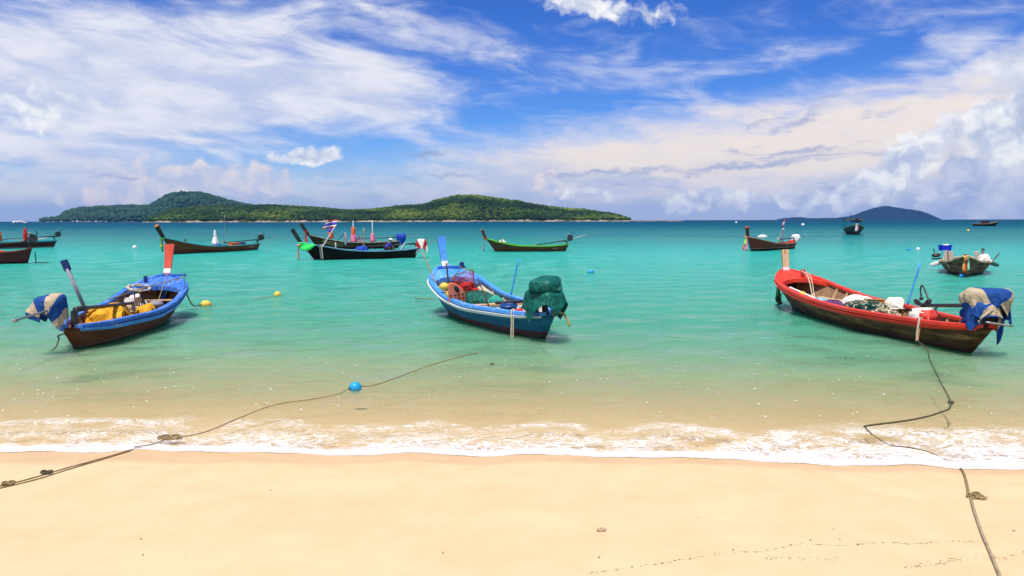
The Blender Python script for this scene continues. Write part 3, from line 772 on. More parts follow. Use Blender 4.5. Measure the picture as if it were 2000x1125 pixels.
    def gunwales(self, mat, out_w=0.045, in_w=0.085, th=0.045, lower=None, lower_mat=None, t1=0.995, nt=40):
        for side in (1, -1):
            vs = []; ts = [t1 * i / (nt - 1) for i in range(nt)]
            for t in ts:
                p = self.P(t, 1.0); g = p.z; yb = p.y; k = min(1, (1 - t) * 9 + 0.35)
                yi = max(0.004, yb - in_w * k); yo = yb + out_w * k
                pr = [(yi, g - 0.012), (yi, g + th - 0.008), (yi + 0.008, g + th), (yo - 0.008, g + th), (yo, g + th - 0.008), (yo, g - 0.02), (yb + 0.004, g - 0.028)]
                vs += [(p.x, side * a, z) for a, z in pr]
            n = 7
            o = MB().add(vs, grid_faces(nt, n, 0, True) + [tuple(range(n)), tuple(range((nt - 1) * n, nt * n))]).build('gunwale', mat, self.root, False); recalc(o)
            if lower:
                vs = []
                for t in ts:
                    s0 = 1.0 - (lower[0] + 0.03) / (self.g(t) - self.k); s1 = 1.0 - 0.030 / (self.g(t) - self.k)
                    a = self.P(t, s0); b2 = self.P(t, s1); k = min(1, (1 - t) * 9 + 0.35) * lower[1]
                    vs += [(a.x, side * (a.y - 0.004), a.z), (a.x, side * (a.y + k), a.z + 0.006), (b2.x, side * (b2.y + k), b2.z - 0.006), (b2.x, side * (b2.y - 0.004), b2.z)]
                o = MB().add(vs, grid_faces(nt, 4, 0, True) + [(0, 1, 2, 3), tuple(range(4 * nt - 4, 4 * nt))]).build('rub_rail', lower_mat or mat, self.root); recalc(o)
    def ribs(self, mat, ts, w=0.05, d=0.035):
        for t in ts:
            for side in (1, -1):
                L_ = []; n = 7; vs = []
                for k in range(n):
                    s = 0.45 + 0.53 * k / (n - 1); p = self.P(t, s, 0.045); q = self.P(t, s, 0.045 + d)
                    z = max(p.z, self.floor)
                    vs += [(p.x - w / 2, side * p.y, z), (p.x - w / 2, side * q.y, z), (p.x + w / 2, side * q.y, z), (p.x + w / 2, side * p.y, z)]
                MB().add(vs, grid_faces(n, 4, 0, True) + [(0, 1, 2, 3), tuple(range(4 * n - 4, 4 * n))]).build('rib', mat, self.root)
    def foredeck(self, mat, t0=0.80, arch=0.07, beam_h=0.10, t1=0.985, camber=0.035):
        nt, ny = 12, 13; P = []
        for i in range(nt):
            row = []
            for j in range(ny):
                f = -1 + 2 * j / (ny - 1)
                ts = t0 + arch * (1 - abs(f) ** 2.2); t = ts + (t1 - ts) * i / (nt - 1)
                y = (self.b(t) - 0.03) * f
                row.append((self.L * (t - 0.5), y, self.g(t) + 0.012 + camber * (1 - f * f) * min(1, self.b(t) * 3)))
            P.append(row)
        o = MB().grid(P[::-1]).build('foredeck', mat, self.root, True)
        vs = []
        for (x, y, z) in P[0]: vs += [(x, y, z + 0.004), (x + 0.05, y, z + 0.004), (x + 0.05, y, z - beam_h), (x, y, z - beam_h)]
        MB().add(vs, grid_faces(ny, 4, 0, True) + [(0, 1, 2, 3), tuple(range(4 * ny - 4, 4 * ny))]).build('deck_beam', mat, self.root)
    def thwart(self, t, mat, z, w=0.2, th=0.03, inset=0.05):
        y = self.inner_y(t, z, inset)
        return MB().box((self.L * (t - .5), 0, z), (w, 2 * y, th), None, 0.006).build('thwart', mat, self.root)
    def stem(self, mat, h=0.8, lean=32, curve=-8, w0=0.13, w1=0.22, d0=0.15, d1=0.20, band=None, tip=None, cut=None, tip_h=0.05):
        """cutwater below the deck, then the post that rises from it"""
        g = self.g(1.0); x0 = self.L / 2
        lo = self.P(1.0, 0.0); vs = []
        nn = 8
        for k in range(nn):
            s = k / (nn - 1); p = self.P(1.0, s)
            vs += [(p.x - 0.10, 0.045, p.z), (p.x + 0.05, 0.022, p.z), (p.x + 0.05, -0.022, p.z), (p.x - 0.10, -0.045, p.z)]
        MB().add(vs, grid_faces(nn, 4, 0, True)).build('cutwater', cut or mat, self.root)
        def ring(p, a, w, d):
            fx = Vector((math.cos(a), 0, -math.sin(a)))
            return [p + fx * (-d / 2) + Vector((0, w / 2, 0)), p + fx * (d / 2) + Vector((0, w / 2 * 0.75, 0)), p + fx * (d / 2) - Vector((0, w / 2 * 0.75, 0)), p + fx * (-d / 2) - Vector((0, w / 2, 0))]
        def piece(u0, u1, grow, name, mt, parent, n=6):
            vs = []
            for k in range(n):
                u = u0 + (u1 - u0) * k / (n - 1); ang = R(lean + curve * u)
                # integrate along the bend
                p = Vector((x0 - 0.05, 0, g - 0.06)); m_ = 20
                for q in range(m_):
                    a = R(lean + curve * u * (q + .5) / m_); p = p + Vector((math.sin(a), 0, math.cos(a))) * (u * (h + 0.06) / m_)
                e = u ** 1.4; vs += ring(p, ang, (w0 + (w1 - w0) * e) * grow, (d0 + (d1 - d0) * e) * grow)
                last = p
            o = MB().add(vs, grid_faces(n, 4, 0, True) + [(3, 2, 1, 0), tuple(range(4 * n - 4, 4 * n))]).build(name, mt, parent); recalc(o); self.tip = last
            return o
        post = piece(0.0, 1.0, 1.0, 'stem_post', mat, self.root)
        if tip: piece(1.0 - tip_h, 1.004, 1.015, 'stem_tip', tip, post, 3)
        if band: piece(band[0], band[1], 1.07, 'stem_band', band[2], post, 3)
        return post
    def crossbeam(self, mat, t=0.955, length=0.65, off=-0.1, z=0.05, size=0.07):
        MB().box((self.L * (t - .5), off, self.g(t) + z), (size, length, size), None, 0.012).build('crossbeam', mat, self.root)
    def bitt(self, mat, t, f=0.0, h=0.28, w=0.09):
        MB().box((self.L * (t - .5), self.b(t) * f, self.g(t) + h / 2), (w, w, h), None, 0.012).build('mooring_bitt', mat, self.root)
    def transom_deck(self, mat, t0=0.0, t1=0.12, z=-0.02):
        P = []
        for i in range(6):
            t = t0 + (t1 - t0) * i / 5; P.append([(self.L * (t - .5), f * (self.b(t) - 0.04), self.g(t) + z) for f in (-1, -.5, 0, .5, 1)])
        vs = [p for r in P for p in r]; n = len(vs); vs += [(x, y, zz - 0.03) for x, y, zz in vs]
        fs = [q[::-1] for q in grid_faces(6, 5)] + [tuple(i + n for i in q) for q in grid_faces(6, 5)] + [(25, 29, n + 29, n + 25)]
        MB().add(vs, fs).build('stern_deck', mat, self.root)
        t = t1; vs = []; zs = [self.floor + (self.g(t) - 0.05 - self.floor) * k / 4 for k in range(5)]
        for z_ in zs:
            y = max(0.02, self.inner_y(t, z_, 0.05)); x = self.L * (t - .5); vs += [(x, y, z_), (x + .03, y, z_), (x + .03, -y, z_), (x, -y, z_)]
        MB().add(vs, grid_faces(5, 4, 0, True) + [(3, 2, 1, 0), (16, 17, 18, 19)]).build('stern_bulkhead', mat, self.root)
    def motor(self, shaft_len=3.0, swing=0.0, pitch=3.0, engine=True, tiller=0.95, tpitch=-4.0, zoff=0.16, prop=True, hook=False, scale=1.0, block=M_engine, ax=-0.08):
        x = -self.L / 2 + 0.16; z = self.g(0) + zoff
        e = empty('motor', (x, 0, z), (0, R(pitch), swing)); e.parent = self.root
        MB().box((0, 0, -zoff / 2 - 0.02), (0.10, 0.10, zoff + 0.10), None, 0.01).tube([(0, 0, -0.02), (0.10, 0, 0.03)], 0.05, 8).build('swivel_mount', M_black, e)
        if engine:
            s = scale; mb = MB()
            mb.box((ax - 0.20 * s, 0, 0.17 * s), (0.46 * s, 0.34 * s, 0.26 * s), None, 0.03 * s).box((ax - 0.20 * s, 0, 0.36 * s), (0.30 * s, 0.26 * s, 0.16 * s), None, 0.03 * s)
            for k in range(4): mb.box((ax - 0.34 * s + k * 0.09 * s, 0, 0.30 * s), (0.02, 0.38 * s, 0.14 * s))
            mb.build('engine_block', block, e)
            MB().lathe([(0.01, 0), (0.085 * s, 0), (0.085 * s, 0.14 * s), (0.05 * s, 0.16 * s), (0.01, 0.16 * s)], 12, (ax - 0.10 * s, 0.05, 0.42 * s)).build('air_filter', M_steel, e, True)
            MB().tube([(ax - 0.38 * s, 0.10 * s, 0.3 * s), (ax - 0.46 * s, 0.12 * s, 0.42 * s), (ax - 0.42 * s, 0.12 * s, 0.62 * s)], 0.028 * s, 7).build('exhaust_pipe', M_black, e)
            MB().box((ax - 0.02, 0, 0.0), (0.6 * s, 0.16, 0.06), None, 0.01).build('engine_bed', M_black, e)
        MB().tube([(0.05, 0, 0.05), (0.5, 0, 0.05), (0.55, 0, 0.05), (shaft_len, 0, 0.02)], [0.055, 0.05, 0.038, 0.034], 8).build('drive_shaft', M_black, e, True)
        if prop:
            pm = MB().lathe([(0.012, -0.05), (0.05, -0.04), (0.045, 0.06), (0.01, 0.09)], 10, (shaft_len + 0.02, 0, 0.02), Matrix.Rotation(R(90), 3, 'Y'))
            for k in range(3):
                a = k * 2.094 + 0.5; u = Vector((0, math.cos(a), math.sin(a))); w = Vector((0, -math.sin(a), math.cos(a))); c = Vector((shaft_len + 0.02, 0, 0.02)); X = Vector((1, 0, 0))
                vs = []
                for r_, ww in ((0.04, 0.03), (0.09, 0.065), (0.15, 0.075), (0.19, 0.05), (0.205, 0.012)):
                    tw = w * 0.85 + X * 0.5; vs += [c + u * r_ + tw * ww, c + u * r_ - tw * ww, c + u * r_ - tw * ww + X * 0.012, c + u * r_ + tw * ww + X * 0.012]
                pm.add(vs, grid_faces(5, 4, 0, True))
            pm.build('propeller', M_steel if not hook else M_black, e)
            MB().tube(crs([(shaft_len - 0.55, 0, 0.03), (shaft_len - 0.3, 0, -0.16), (shaft_len + 0.06, 0, -0.2)], 5), 0.018, 6).build('skeg', M_black, e)
        if hook:
            MB().tube(crs([(shaft_len - 0.28, 0, 0.03), (shaft_len - 0.05, 0, 0.34), (shaft_len + 0.06, 0, 0.42), (shaft_len + 0.12, 0, 0.34), (shaft_len + 0.09, 0, 0.2)], 6), 0.017, 6).tube([(shaft_len - 0.32, 0, 0.0), (shaft_len - 0.02, 0, 0.36)], 0.014, 6).lathe([(0.01, 0), (0.04, 0.015), (0.04, 0.06), (0.01, 0.075)], 9, (shaft_len + 0.09, 0, 0.12)).build('lifting_bracket', M_black, e, True)
        if tiller:
            a = R(tpitch); p0 = Vector((ax - 0.30, 0.1, 0.12)); p1 = p0 + Vector((-tiller * math.cos(a), 0.06, tiller * math.sin(a)))
            MB().tube([p0, p1], 0.020, 6).lathe([(0.01, -0.04), (0.032, -0.03), (0.032, 0.05), (0.01, 0.06)], 8, p1, Matrix.Rotation(R(90), 3, 'Y')).build('tiller', M_steel, e)
        return e
    def lettering(self, text, mat, t, zfrac, size, side=1, shear=0.0):
        """painted letters that follow the planking"""
        cu = bpy.data.curves.new('lettering', 'FONT'); cu.body = text; cu.size = 1.0; cu.shear = shear; cu.align_x = 'CENTER'; cu.align_y = 'CENTER'; cu.resolution_u = 3
        tmp = bpy.data.objects.new('lettering_source', cu); COL.objects.link(tmp)
        bpy.context.view_layer.update()
        me = bpy.data.meshes.new_from_object(tmp.evaluated_get(bpy.context.evaluated_depsgraph_get())); bpy.data.objects.remove(tmp); bpy.data.curves.remove(cu)
        for v in me.vertices:
            dx = v.co.x * size * (-side); tt = t + dx / self.L; s = zfrac + v.co.y * size / (self.g(t) - self.k) * 1.0
            p = self.P(min(0.97, max(0.03, tt)), min(0.97, s)); v.co = (p.x, side * (p.y + 0.012), p.z)
        me.materials.clear(); me.materials.append(mat); me.name = 'lettering'
        o = bpy.data.objects.new('lettering', me); COL.objects.link(o); o.parent = self.root
        return o

# ------------------------------------------------------------------ loose gear (each its own thing, placed in world space)
def place(o, loc, rotz=0.0, rot=None):
    o.location = loc; o.rotation_euler = rot if rot else (0, 0, rotz); return o
def cloth_sim(n, m, w, h, solids, seed, squeeze=1.0, z0=1.0, steps=170, floor=None, pinch=None, wind=(0, 0, 0), iters=7, rot=0.0, bumpy=0.02, tilt=(0, 0)):
    """lay a sheet over solids (rounded boxes) and let it settle; returns the grid of points and sheet coordinates"""
    rng = np.random.RandomState(seed)
    uu, vv = np.meshgrid(np.linspace(-.5, .5, n), np.linspace(-.5, .5, m), indexing='ij')
    p = np.stack([uu * w * squeeze, vv * h * squeeze, np.full_like(uu, z0) + tilt[0] * uu * w + tilt[1] * vv * h], -1)
    nz = np.array([[mnoise.fractal(Vector((uu[i, j] * 8 + seed, vv[i, j] * 8, seed)), 0.8, 2, 3) for j in range(m)] for i in range(n)])
    p[..., 2] += nz * bumpy * 4; p += rng.normal(0, bumpy * 0.2, p.shape)
    c, s_ = math.cos(rot), math.sin(rot); p[..., :2] = p[..., :2] @ np.array([[c, s_], [-s_, c]])
    pp = p.copy(); dx, dy = w / (n - 1), h / (m - 1); dd = math.hypot(dx, dy); G = np.array([wind[0], wind[1], -0.0011 + wind[2]])
    def con(A, B, L, k):
        d = B - A; l = np.sqrt((d * d).sum(-1, keepdims=True)) + 1e-9; q = d * (0.5 * k * (l - L) / l); A += q; B -= q
    for st in range(steps):
        v = (p - pp) * 0.965; pp = p.copy(); p = p + v + G
        for _ in range(iters):
            for o in (0, 1):
                k = (n - o) // 2; con(p[o:o + 2 * k:2], p[o + 1:o + 2 * k:2], dx, 1.0)
                k = (m - o) // 2; con(p[:, o:o + 2 * k:2], p[:, o + 1:o + 2 * k:2], dy, 1.0)
            for o in (0, 1):
                k = (n - o) // 2; con(p[o:o + 2 * k:2, :-1], p[o + 1:o + 2 * k:2, 1:], dd, 0.5); con(p[o:o + 2 * k:2, 1:], p[o + 1:o + 2 * k:2, :-1], dd, 0.5)
        con(p[:-2], p[2:], dx * 2, 0.03); con(p[:, :-2], p[:, 2:], dy * 2, 0.03)
        for (cx, cy, cz, hx, hy, hz, r) in solids:
            q = p - np.array([cx, cy, cz]); sg = np.where(q >= 0, 1.0, -1.0); e = np.abs(q) - (np.array([hx, hy, hz]) - r)
            eo = np.maximum(e, 0); lo = np.sqrt((eo * eo).sum(-1)); ins = e.max(-1); d = lo + np.minimum(ins, 0) - r
            g = np.where((lo > 1e-6)[..., None], eo / (lo[..., None] + 1e-9), (e == ins[..., None]).astype(float)) * sg
            hit = (d < 0.008)[..., None]; p = np.where(hit, p + g * (0.008 - d)[..., None], p); pp = np.where(hit, pp * 0.25 + p * 0.75, pp)
        if floor is not None:
            hit = (p[..., 2:] < floor); p[..., 2:] = np.where(hit, floor, p[..., 2:]); pp = np.where(hit, p, pp)
        if pinch and st > pinch[4]:
            cx, cy, z1, rr, _, hh = pinch; q = p[..., :2] - np.array([cx, cy]); l = np.sqrt((q * q).sum(-1)) + 1e-9
            wgt = np.clip(1 - np.abs(p[..., 2] - z1) / hh, 0, 1); k = np.where(l > rr, (1 - wgt * 0.35 * (1 - rr / l)), 1.0); p[..., :2] = np.array([cx, cy]) + q * k[..., None]
    return p, uu + .5, vv + .5
def cloth(name, mat, label, cat, loc, rotz, n=38, m=38, size=(1, 1), solids=(), seed=1, sub=True, group=None, thick=0.005, **kw):
    p, u, v = cloth_sim(n, m, size[0], size[1], solids, seed, **kw)
    o = mesh_obj(name, p.reshape(-1, 3), grid_faces(n, m), mat, smooth=True, attrs={'u': u.ravel(), 'v': v.ravel()})
    if sub: md = o.modifiers.new('smooth', 'SUBSURF'); md.levels = 1; md.render_levels = 1
    md = o.modifiers.new('thickness', 'SOLIDIFY'); md.thickness = thick
    place(o, loc, rotz); return thing(o, label, cat, group)
def heap(name, mat, size, seed, label, cat, loc, rotz=0.0, n=0, m=0, amp=0.35, group=None, boat=None):
    """a crumpled cloth lying over a low mound, kept inside the boat it lies in"""
    sx, sy, sz = size; k = 24 if max(size) < 0.3 else 34
    o = cloth(name, mat, label, cat, loc, rotz, k, k, (sx * 4.1, sy * 4.1), [(0, 0, sz * .40, sx * .62, sy * .60, sz * .48, min(sz * .34, sx * .4, sy * .4)), (sx * .3, -sy * .2, sz * .45, sx * .3, sy * .3, sz * .55, min(sx, sy, sz) * .2), (-sx * .35, sy * .2, sz * .35, sx * .28, sy * .3, sz * .45, min(sx, sy, sz) * .2)], seed, group=group, squeeze=0.50, z0=sz * 1.2, floor=0.004, bumpy=0.08 * sz + 0.022 * sx, steps=110, iters=6, thick=0.008)
    if boat: keep_inside(o, boat)
    return o
def keep_inside(o, boat):
    """push a cloth's points in from the planking"""
    if not hasattr(boat, 'tab'):
        boat.tt = np.linspace(0.02, 0.98, 33); boat.zz = np.linspace(0.0, 1.2, 13)
        boat.tab = np.array([[boat.inner_y(t, min(z, boat.g(t) - 0.01), 0.07) for z in boat.zz] for t in boat.tt])
    M = Matrix.LocRotScale(boat.root.location, boat.root.rotation_euler, None).inverted() @ Matrix.LocRotScale(o.location, o.rotation_euler, None); Mi = M.inverted()
    for v in o.data.vertices:
        p = M @ v.co; t = p.x / boat.L + 0.5
        if p.z > boat.g(min(1, max(0, t))) - 0.02: continue
        i = int(np.clip((t - .02) / .96 * 32, 0, 32)); j = int(np.clip(p.z / 1.2 * 12, 0, 12)); y = boat.tab[i, j]
        if abs(p.y) > y: p.y = math.copysign(y - 0.01 * ((v.index * 7) % 5) / 5, p.y); v.co = Mi @ p
def net_pile(name, mats, size, seed, label, cat, loc, rotz=0.0, n=46, r=0.012):
    """tangled lines heaped up: many loose loops over a low mound"""
    rnd = random.Random(seed); mb = MB(); sx, sy, sz = size
    mb.cur = 0
    vs = []; N_, M_ = 24, 9
    for i in range(M_):
        u = i / (M_ - 1)
        for j in range(N_):
            a = 2 * math.pi * j / N_; k = 1 + 0.25 * mnoise.noise(Vector((math.cos(a) * 2, math.sin(a) * 2, seed + u * 2)))
            vs.append((sx * 0.9 * math.sin(u * 1.57) * math.cos(a) * k, sy * 0.9 * math.sin(u * 1.57) * math.sin(a) * k, sz * 0.8 * math.cos(u * 1.57) * k))
    mb.add(vs, grid_faces(M_, N_, 0, True))
    for k in range(n):
        mb.cur = rnd.randrange(len(mats)); pts = []; cx, cy = rnd.uniform(-.7, .7) * sx, rnd.uniform(-.7, .7) * sy; a0 = rnd.random() * 6.28; rad = rnd.uniform(0.10, 0.30) * max(sx, sy) ; turn = rnd.uniform(2.5, 8)
        for q in range(16):
            a = a0 + turn * q / 15; x = cx + rad * math.cos(a) * (1 + .2 * math.sin(q)); y = cy + rad * 0.7 * math.sin(a)
            e = max(0.0, 1 - (x / sx) ** 2 - (y / sy) ** 2); pts.append((x, y, sz * (0.82 * math.sqrt(e) + rnd.uniform(0.0, 0.22)) + 0.01))
        mb.tube(pts, r * rnd.uniform(0.8, 1.5), 4, False)
    o = mb.build(name, mats[0], None, True, mats=mats[1:]); place(o, loc, rotz); return thing(o, label, cat)
def pole(name, p0, p1, r, mat, label, cat='pole', r1=None, wob=0.0, group=None):
    p0, p1 = Vector(p0), Vector(p1); pts = []
    for k in range(7):
        u = k / 6; q = p0.lerp(p1, u) - p0
        pts.append(q + Vector((wob * math.sin(u * 5), wob * math.cos(u * 4) - wob, 0)))
    o = MB().tube(pts, [r + ((r1 or r) - r) * k / 6 for k in range(7)], 8).build(name, mat, None, True); place(o, p0); return thing(o, label, cat, group)
def rope(name, pts, r, mat, label, n=6, sides=6, wob=0.0, seed=0, cat='rope', group=None, z=None):
    pts = [Vector(p) for p in pts]; c = crs(pts, n); rnd = random.Random(seed); base = c[0].copy()
    if wob: c = [p + Vector((rnd.uniform(-wob, wob), rnd.uniform(-wob, wob), 0)) for p in c]
    o = MB().tube([p - base for p in c], r, sides).build(name, mat, None, True); place(o, base); return thing(o, label, cat, group)
def knot(mb, c, size, seed, r, n=5):
    rnd = random.Random(seed); c = Vector(c)
    for k in range(n):
        a0 = rnd.random() * 6.28; pts = []; tl = rnd.uniform(-.6, .6)
        for q in range(15):
            a = a0 + 5.5 * q / 14; pts.append(c + Vector((size * math.cos(a) * rnd.uniform(.75, 1.1), size * 0.8 * math.sin(a), size * 0.45 * (0.6 + math.sin(a + tl) * 0.6) + r)))
        mb.tube(pts, r, 6)
    return mb
def buoy(name, loc, r, mat, label, squash=0.85, group='floating buoys', eye=True, rotz=0.0):
    e = empty(name, loc, (R(12), R(8), rotz), label, 'buoy', group)
    pr = [(0.004, -r * squash)] + [(r * math.cos(a), r * squash * math.sin(a)) for a in [(-math.pi / 2) + math.pi * k / 12 for k in range(1, 12)]] + [(0.004, r * squash)]
    MB().lathe(pr, 18, (0, 0, 0), Matrix.Rotation(R(80), 3, 'Y')).build('float_body', mat, e, True)
    if eye:
        for k in (-1, 1): MB().lathe([(r * 0.2, k * r * squash * .9), (r * 0.2, k * r * squash * 1.05), (r * 0.14, k * r * squash * 1.16)][::k], 9, (0, 0, 0), Matrix.Rotation(R(80), 3, 'Y')).build('rope_eye', M_black if mat is M_bbuoy else mat, e, True)
    return e
def ribbon(name, mats, top, lens, w, label, seed=0, rotz=0.0, sway=0.0):
    """strips of cloth tied round a stem and hanging down; each strip is a part"""
    rnd = random.Random(seed); e = empty(name, top, (0, 0, rotz), label, 'ribbon')
    for k, (m, L_) in enumerate(zip(mats, lens)):
        P = []; y0 = (k - (len(mats) - 1) / 2) * w * 0.8
        for i in range(9):
            u = i / 8; row = []
            for j in range(7):
                f = j / 6 - 0.5; ww = w * (0.7 + 0.6 * u)
                row.append((0.03 * math.sin(j * 2.1 + u * 3 + k) * (0.4 + u) + sway * u, y0 * (0.5 + u * 0.6) + f * ww, -L_ * u + 0.02 * math.sin(j + k)))
            P.append(row)
        o = MB().grid(P).build('cloth_strip', m, e, True); md = o.modifiers.new('thickness', 'SOLIDIFY'); md.thickness = 0.01
    c = [Vector((0.11 * math.cos(a), 0.12 * math.sin(a), 0.02 * math.sin(3 * a))) for a in [6.2832 * k / 14 for k in range(15)]]
    MB().tube(c, 0.035, 6, False).build('cloth_wrap', mats[0], e, True)
    return e
def furled(name, base, h, r, segs, label, pole_mat=M_steel, cat='umbrella', lean=(0, 0)):
    """furled parasol: pole and a tied cloth in coloured tiers"""
    e = empty(name, base, (R(lean[0]), R(lean[1]), 0), label, cat)
    MB().tube([(0, 0, 0), (0, 0, h * 1.02)], 0.02, 6).build('pole', pole_mat, e)
    for k, (z0, z1, r0, r1, m) in enumerate(segs):
        n = 16; vs = []
        for i in range(7):
            u = i / 6; z = h * (z0 + (z1 - z0) * u); rr = r * (r0 + (r1 - r0) * u)
            for j in range(n): a = 6.2832 * j / n; q = rr * (1 + 0.22 * math.sin(5 * a + k + u) + 0.1 * math.sin(3 * a + 4 * u)); vs.append((q * math.cos(a), q * math.sin(a), z + 0.03 * math.sin(5 * a) * (1 if i == 0 else 0)))
        MB().add(vs, grid_faces(7, n, 0, True) + [tuple(range(n))[::-1], tuple(range(6 * n, 7 * n))]).build('cloth', m, e, True)
    return e

# ------------------------------------------------------------------ the three boats near the beach
H_A = hull_paint('hull_brown_left', [(-9, (0.050, 0.022, 0.012)), (0.055, (0.20, 0.15, 0.11)), (0.075, (0.135, 0.044, 0.015)), (0.30, (0.150, 0.056, 0.021))], 0.55, (0.040, 0.015, 0.007), 0.3, (0.20, 0.095, 0.038), 0.4)
H_B = hull_paint('hull_blue_middle', [(-9, (0.085, 0.022, 0.016)), (0.15, (0.010, 0.120, 0.185)), (0.31, (0.014, 0.150, 0.225))], 0.35, (0.004, 0.045, 0.075), 0.3, (0.012, 0.175, 0.24), 0.4)
H_C = hull_paint('hull_weathered_right', [(-9, (0.060, 0.010, 0.008)), (0.07, (0.070, 0.034, 0.011)), (0.14, (0.125, 0.070, 0.020))], 0.9, (0.018, 0.009, 0.005), 0.5, (0.25, 0.155, 0.050), 0.8)

A = Boat('longtail_boat', 'brown longtail boat with blue rails and a red stem post, left foreground', (150, 683), (314, 617), 1.62, (0.45, 0.42, 0.47, 0.66, 1.0), full=1.12)
A.hull(H_A); A.lining(M_brownin); A.floor_boards(M_tan, 0.10, 0.88); A.gunwales(M_blue, 0.03, 0.11, 0.05, (0.065, 0.06), M_sky)
A.ribs(M_tan, [0.2 + 0.065 * k for k in range(10)]); A.foredeck(M_blue, 0.80, 0.05); A.thwart(0.62, M_tan, 0.40, 0.22); A.thwart(0.78, M_tan, 0.46, 0.16)
A.stem(M_dred, 0.86, 30, -10, 0.15, 0.25, 0.13, 0.15, (0.10, 0.24, M_white), None, M_blue); A.crossbeam(M_blue, 0.965, 0.62, -0.22, 0.06, 0.06); A.bitt(M_navy, 0.90, 0.62, 0.20, 0.08)
A.transom_deck(M_rwood, 0.0, 0.17, -0.03); A.motor(2.75, R(-3), 3.0, False, 1.35, -6, 0.26)
cloth('engine_tarpaulin', M_tarpA, 'blue and cream striped tarpaulin over the engine of the leftmost near boat', 'tarpaulin', at_y(100, 640, 13.75), 0.10, 54, 46, (1.02, 0.86), [(0, 0, 0.30, 0.21, 0.25, 0.27, 0.12), (0.05, 0.1, 0.38, 0.15, 0.15, 0.22, 0.09), (-0.18, -0.1, 0.22, 0.14, 0.15, 0.16, 0.08)], 4, z0=0.70, rot=0.06, bumpy=0.05, squeeze=0.92, pinch=(0, 0, 0.08, 0.28, 90, 0.2))
p0 = at_y(170, 612, 14.9); p1 = at_y(125, 510, 14.7)
e = empty('steering_oar', p0, (0, 0, 0), 'grey oar with blue blade standing up in the left boat', 'oar')
dv = p1 - p0; MB().tube([(0, 0, 0), dv * 0.86], 0.035, 8).build('shaft', M_gpole, e, True)
MB().box(dv * 0.92, (0.14, 0.04, dv.length * 0.20), Vector((0, 0, 1)).rotation_difference(dv).to_matrix(), 0.01).build('blade', M_navy, e)
heap('yellow_cloth_heap', M_yelcloth, (0.70, 0.46, 0.42), 3, 'crumpled yellow cloth heaped inside the left boat', 'cloth', A.world(0.37, 0.15, 0.21), A.heading() + 0.3, 40, 18, 0.40, boat=A)
heap('yellow_cloth_bundle', M_yelcloth, (0.35, 0.28, 0.30), 8, 'smaller yellow cloth bundle by the propeller in the left boat', 'cloth', A.world(0.54, -0.35, 0.21), A.heading(), 30, 14, 0.4, boat=A)
heap('white_float_bundle', M_sack, (0.20, 0.17, 0.26), 5, 'white bundle among ropes in the left boat below its foredeck', 'bundle', A.world(0.68, 0.25, 0.42), 0.3, 24, 12, 0.3, boat=A)
MB_ = MB().lathe([(0.02, 0), (0.05, 0.01), (0.05, 0.2), (0.17, 0.24), (0.165, 0.30), (0.10, 0.35), (0.01, 0.36)], 18); o = MB_.build('deck_fender', M_gpole, None, True); place(o, A.world(0.60, -0.5, 0.20)); thing(o, 'grey mushroom shaped fender standing in the left boat', 'fender')
cp = []
for k in range(46):
    a = k / 45 * 6.2832 * 2.6; cp.append(A.world(0.80 + 0.065 * math.cos(a) - 0.02 * k / 45, 0.42 + (0.30 + 0.05 * math.sin(k * 1.7)) * math.sin(a), A.g(0.80) + 0.04 + 0.05 * (k / 45) + 0.09 * math.sin(a * 0.5 + 1) ** 2 + 0.02 * math.sin(k * 2.3)))
rope('rope_coil', cp, 0.016, M_cordw, 'pale rope looped over the blue bow rail of the left boat', 2)
rope('bow_lashing', [A.world(0.93, -0.9, A.g(0.93) + 0.07), A.world(0.86, -0.1, A.g(.86) + 0.1), A.world(0.78, 0.6, A.g(.78) + 0.05), A.world(0.66, 0.95, A.g(0.66) + 0.06)], 0.013, M_rope, 'thin rope strung across the bow of the left boat')
pole('gaff_pole', A.world(0.66, -0.30, 0.21), at_y(328, 532, A.world(0.86, 0, 0).y), 0.010, M_bamboo, 'thin upright cane in the bow of the left boat', r1=0.006)
pole('thin_rod', A.world(0.80, -0.98, A.g(.8)), at_y(360, 534, A.world(0.86, -1, 0).y), 0.009, M_black, 'short dark rod leaning out over the right rail of the left boat')
MB_ = MB()
for a0, a1 in (((-.10, 0, 0), (0.16, 0, .52)), ((.30, 0, 0), (.16, 0, .52)), ((.16, -.16, 0), (.16, 0, .5)), ((-.3, .05, .36), (.4, .02, .42))): MB_.tube([a0, a1], 0.018, 6)
MB_.tube(crs([(-0.1, 0, .3), (0.05, .1, .5), (.2, .05, .56), (.34, 0, .4), (.2, -.1, .25)], 5), 0.014, 6)
o = MB_.build('shaft_rest', M_black, None); place(o, A.world(0.55, -0.15, 0.21), A.heading()); thing(o, 'black iron rest holding the propeller shaft in the left boat', 'stand')
yb = at_z(402, 598, 0.0); buoy('mooring_buoy', yb + Vector((0, 0, 0.05)), 0.115, M_ybuoy, 'yellow buoy on a line just right of the left boat', 1.25, rotz=0.3)
rope('bow_line', [A.world(0.93, -1.0, A.g(0.93) + 0.05), A.world(0.93, -1.0, A.g(0.93) + 0.02) + Vector((0.12, -0.1, -0.28)), (A.world(0.93, -1.0, 0.5) + yb) / 2 + Vector((-0.06, 0, -0.12)), yb + Vector((-0.10, 0, 0.06))], 0.016, M_dkrope, 'dark line sagging from the bow of the left boat to its yellow buoy')
sp = A.world(-0.01, 0.3, 0.36); rope('stern_line', [sp, sp + Vector((-0.18, -0.02, -0.06)), at_z(115, 662, 0.15), at_z(101, 684, 0.0), at_z(40, 693, -0.02), at_z(-30, 697, -0.03)], 0.013, M_dkrope, 'dark line dropping from the stern of the left boat into the water')

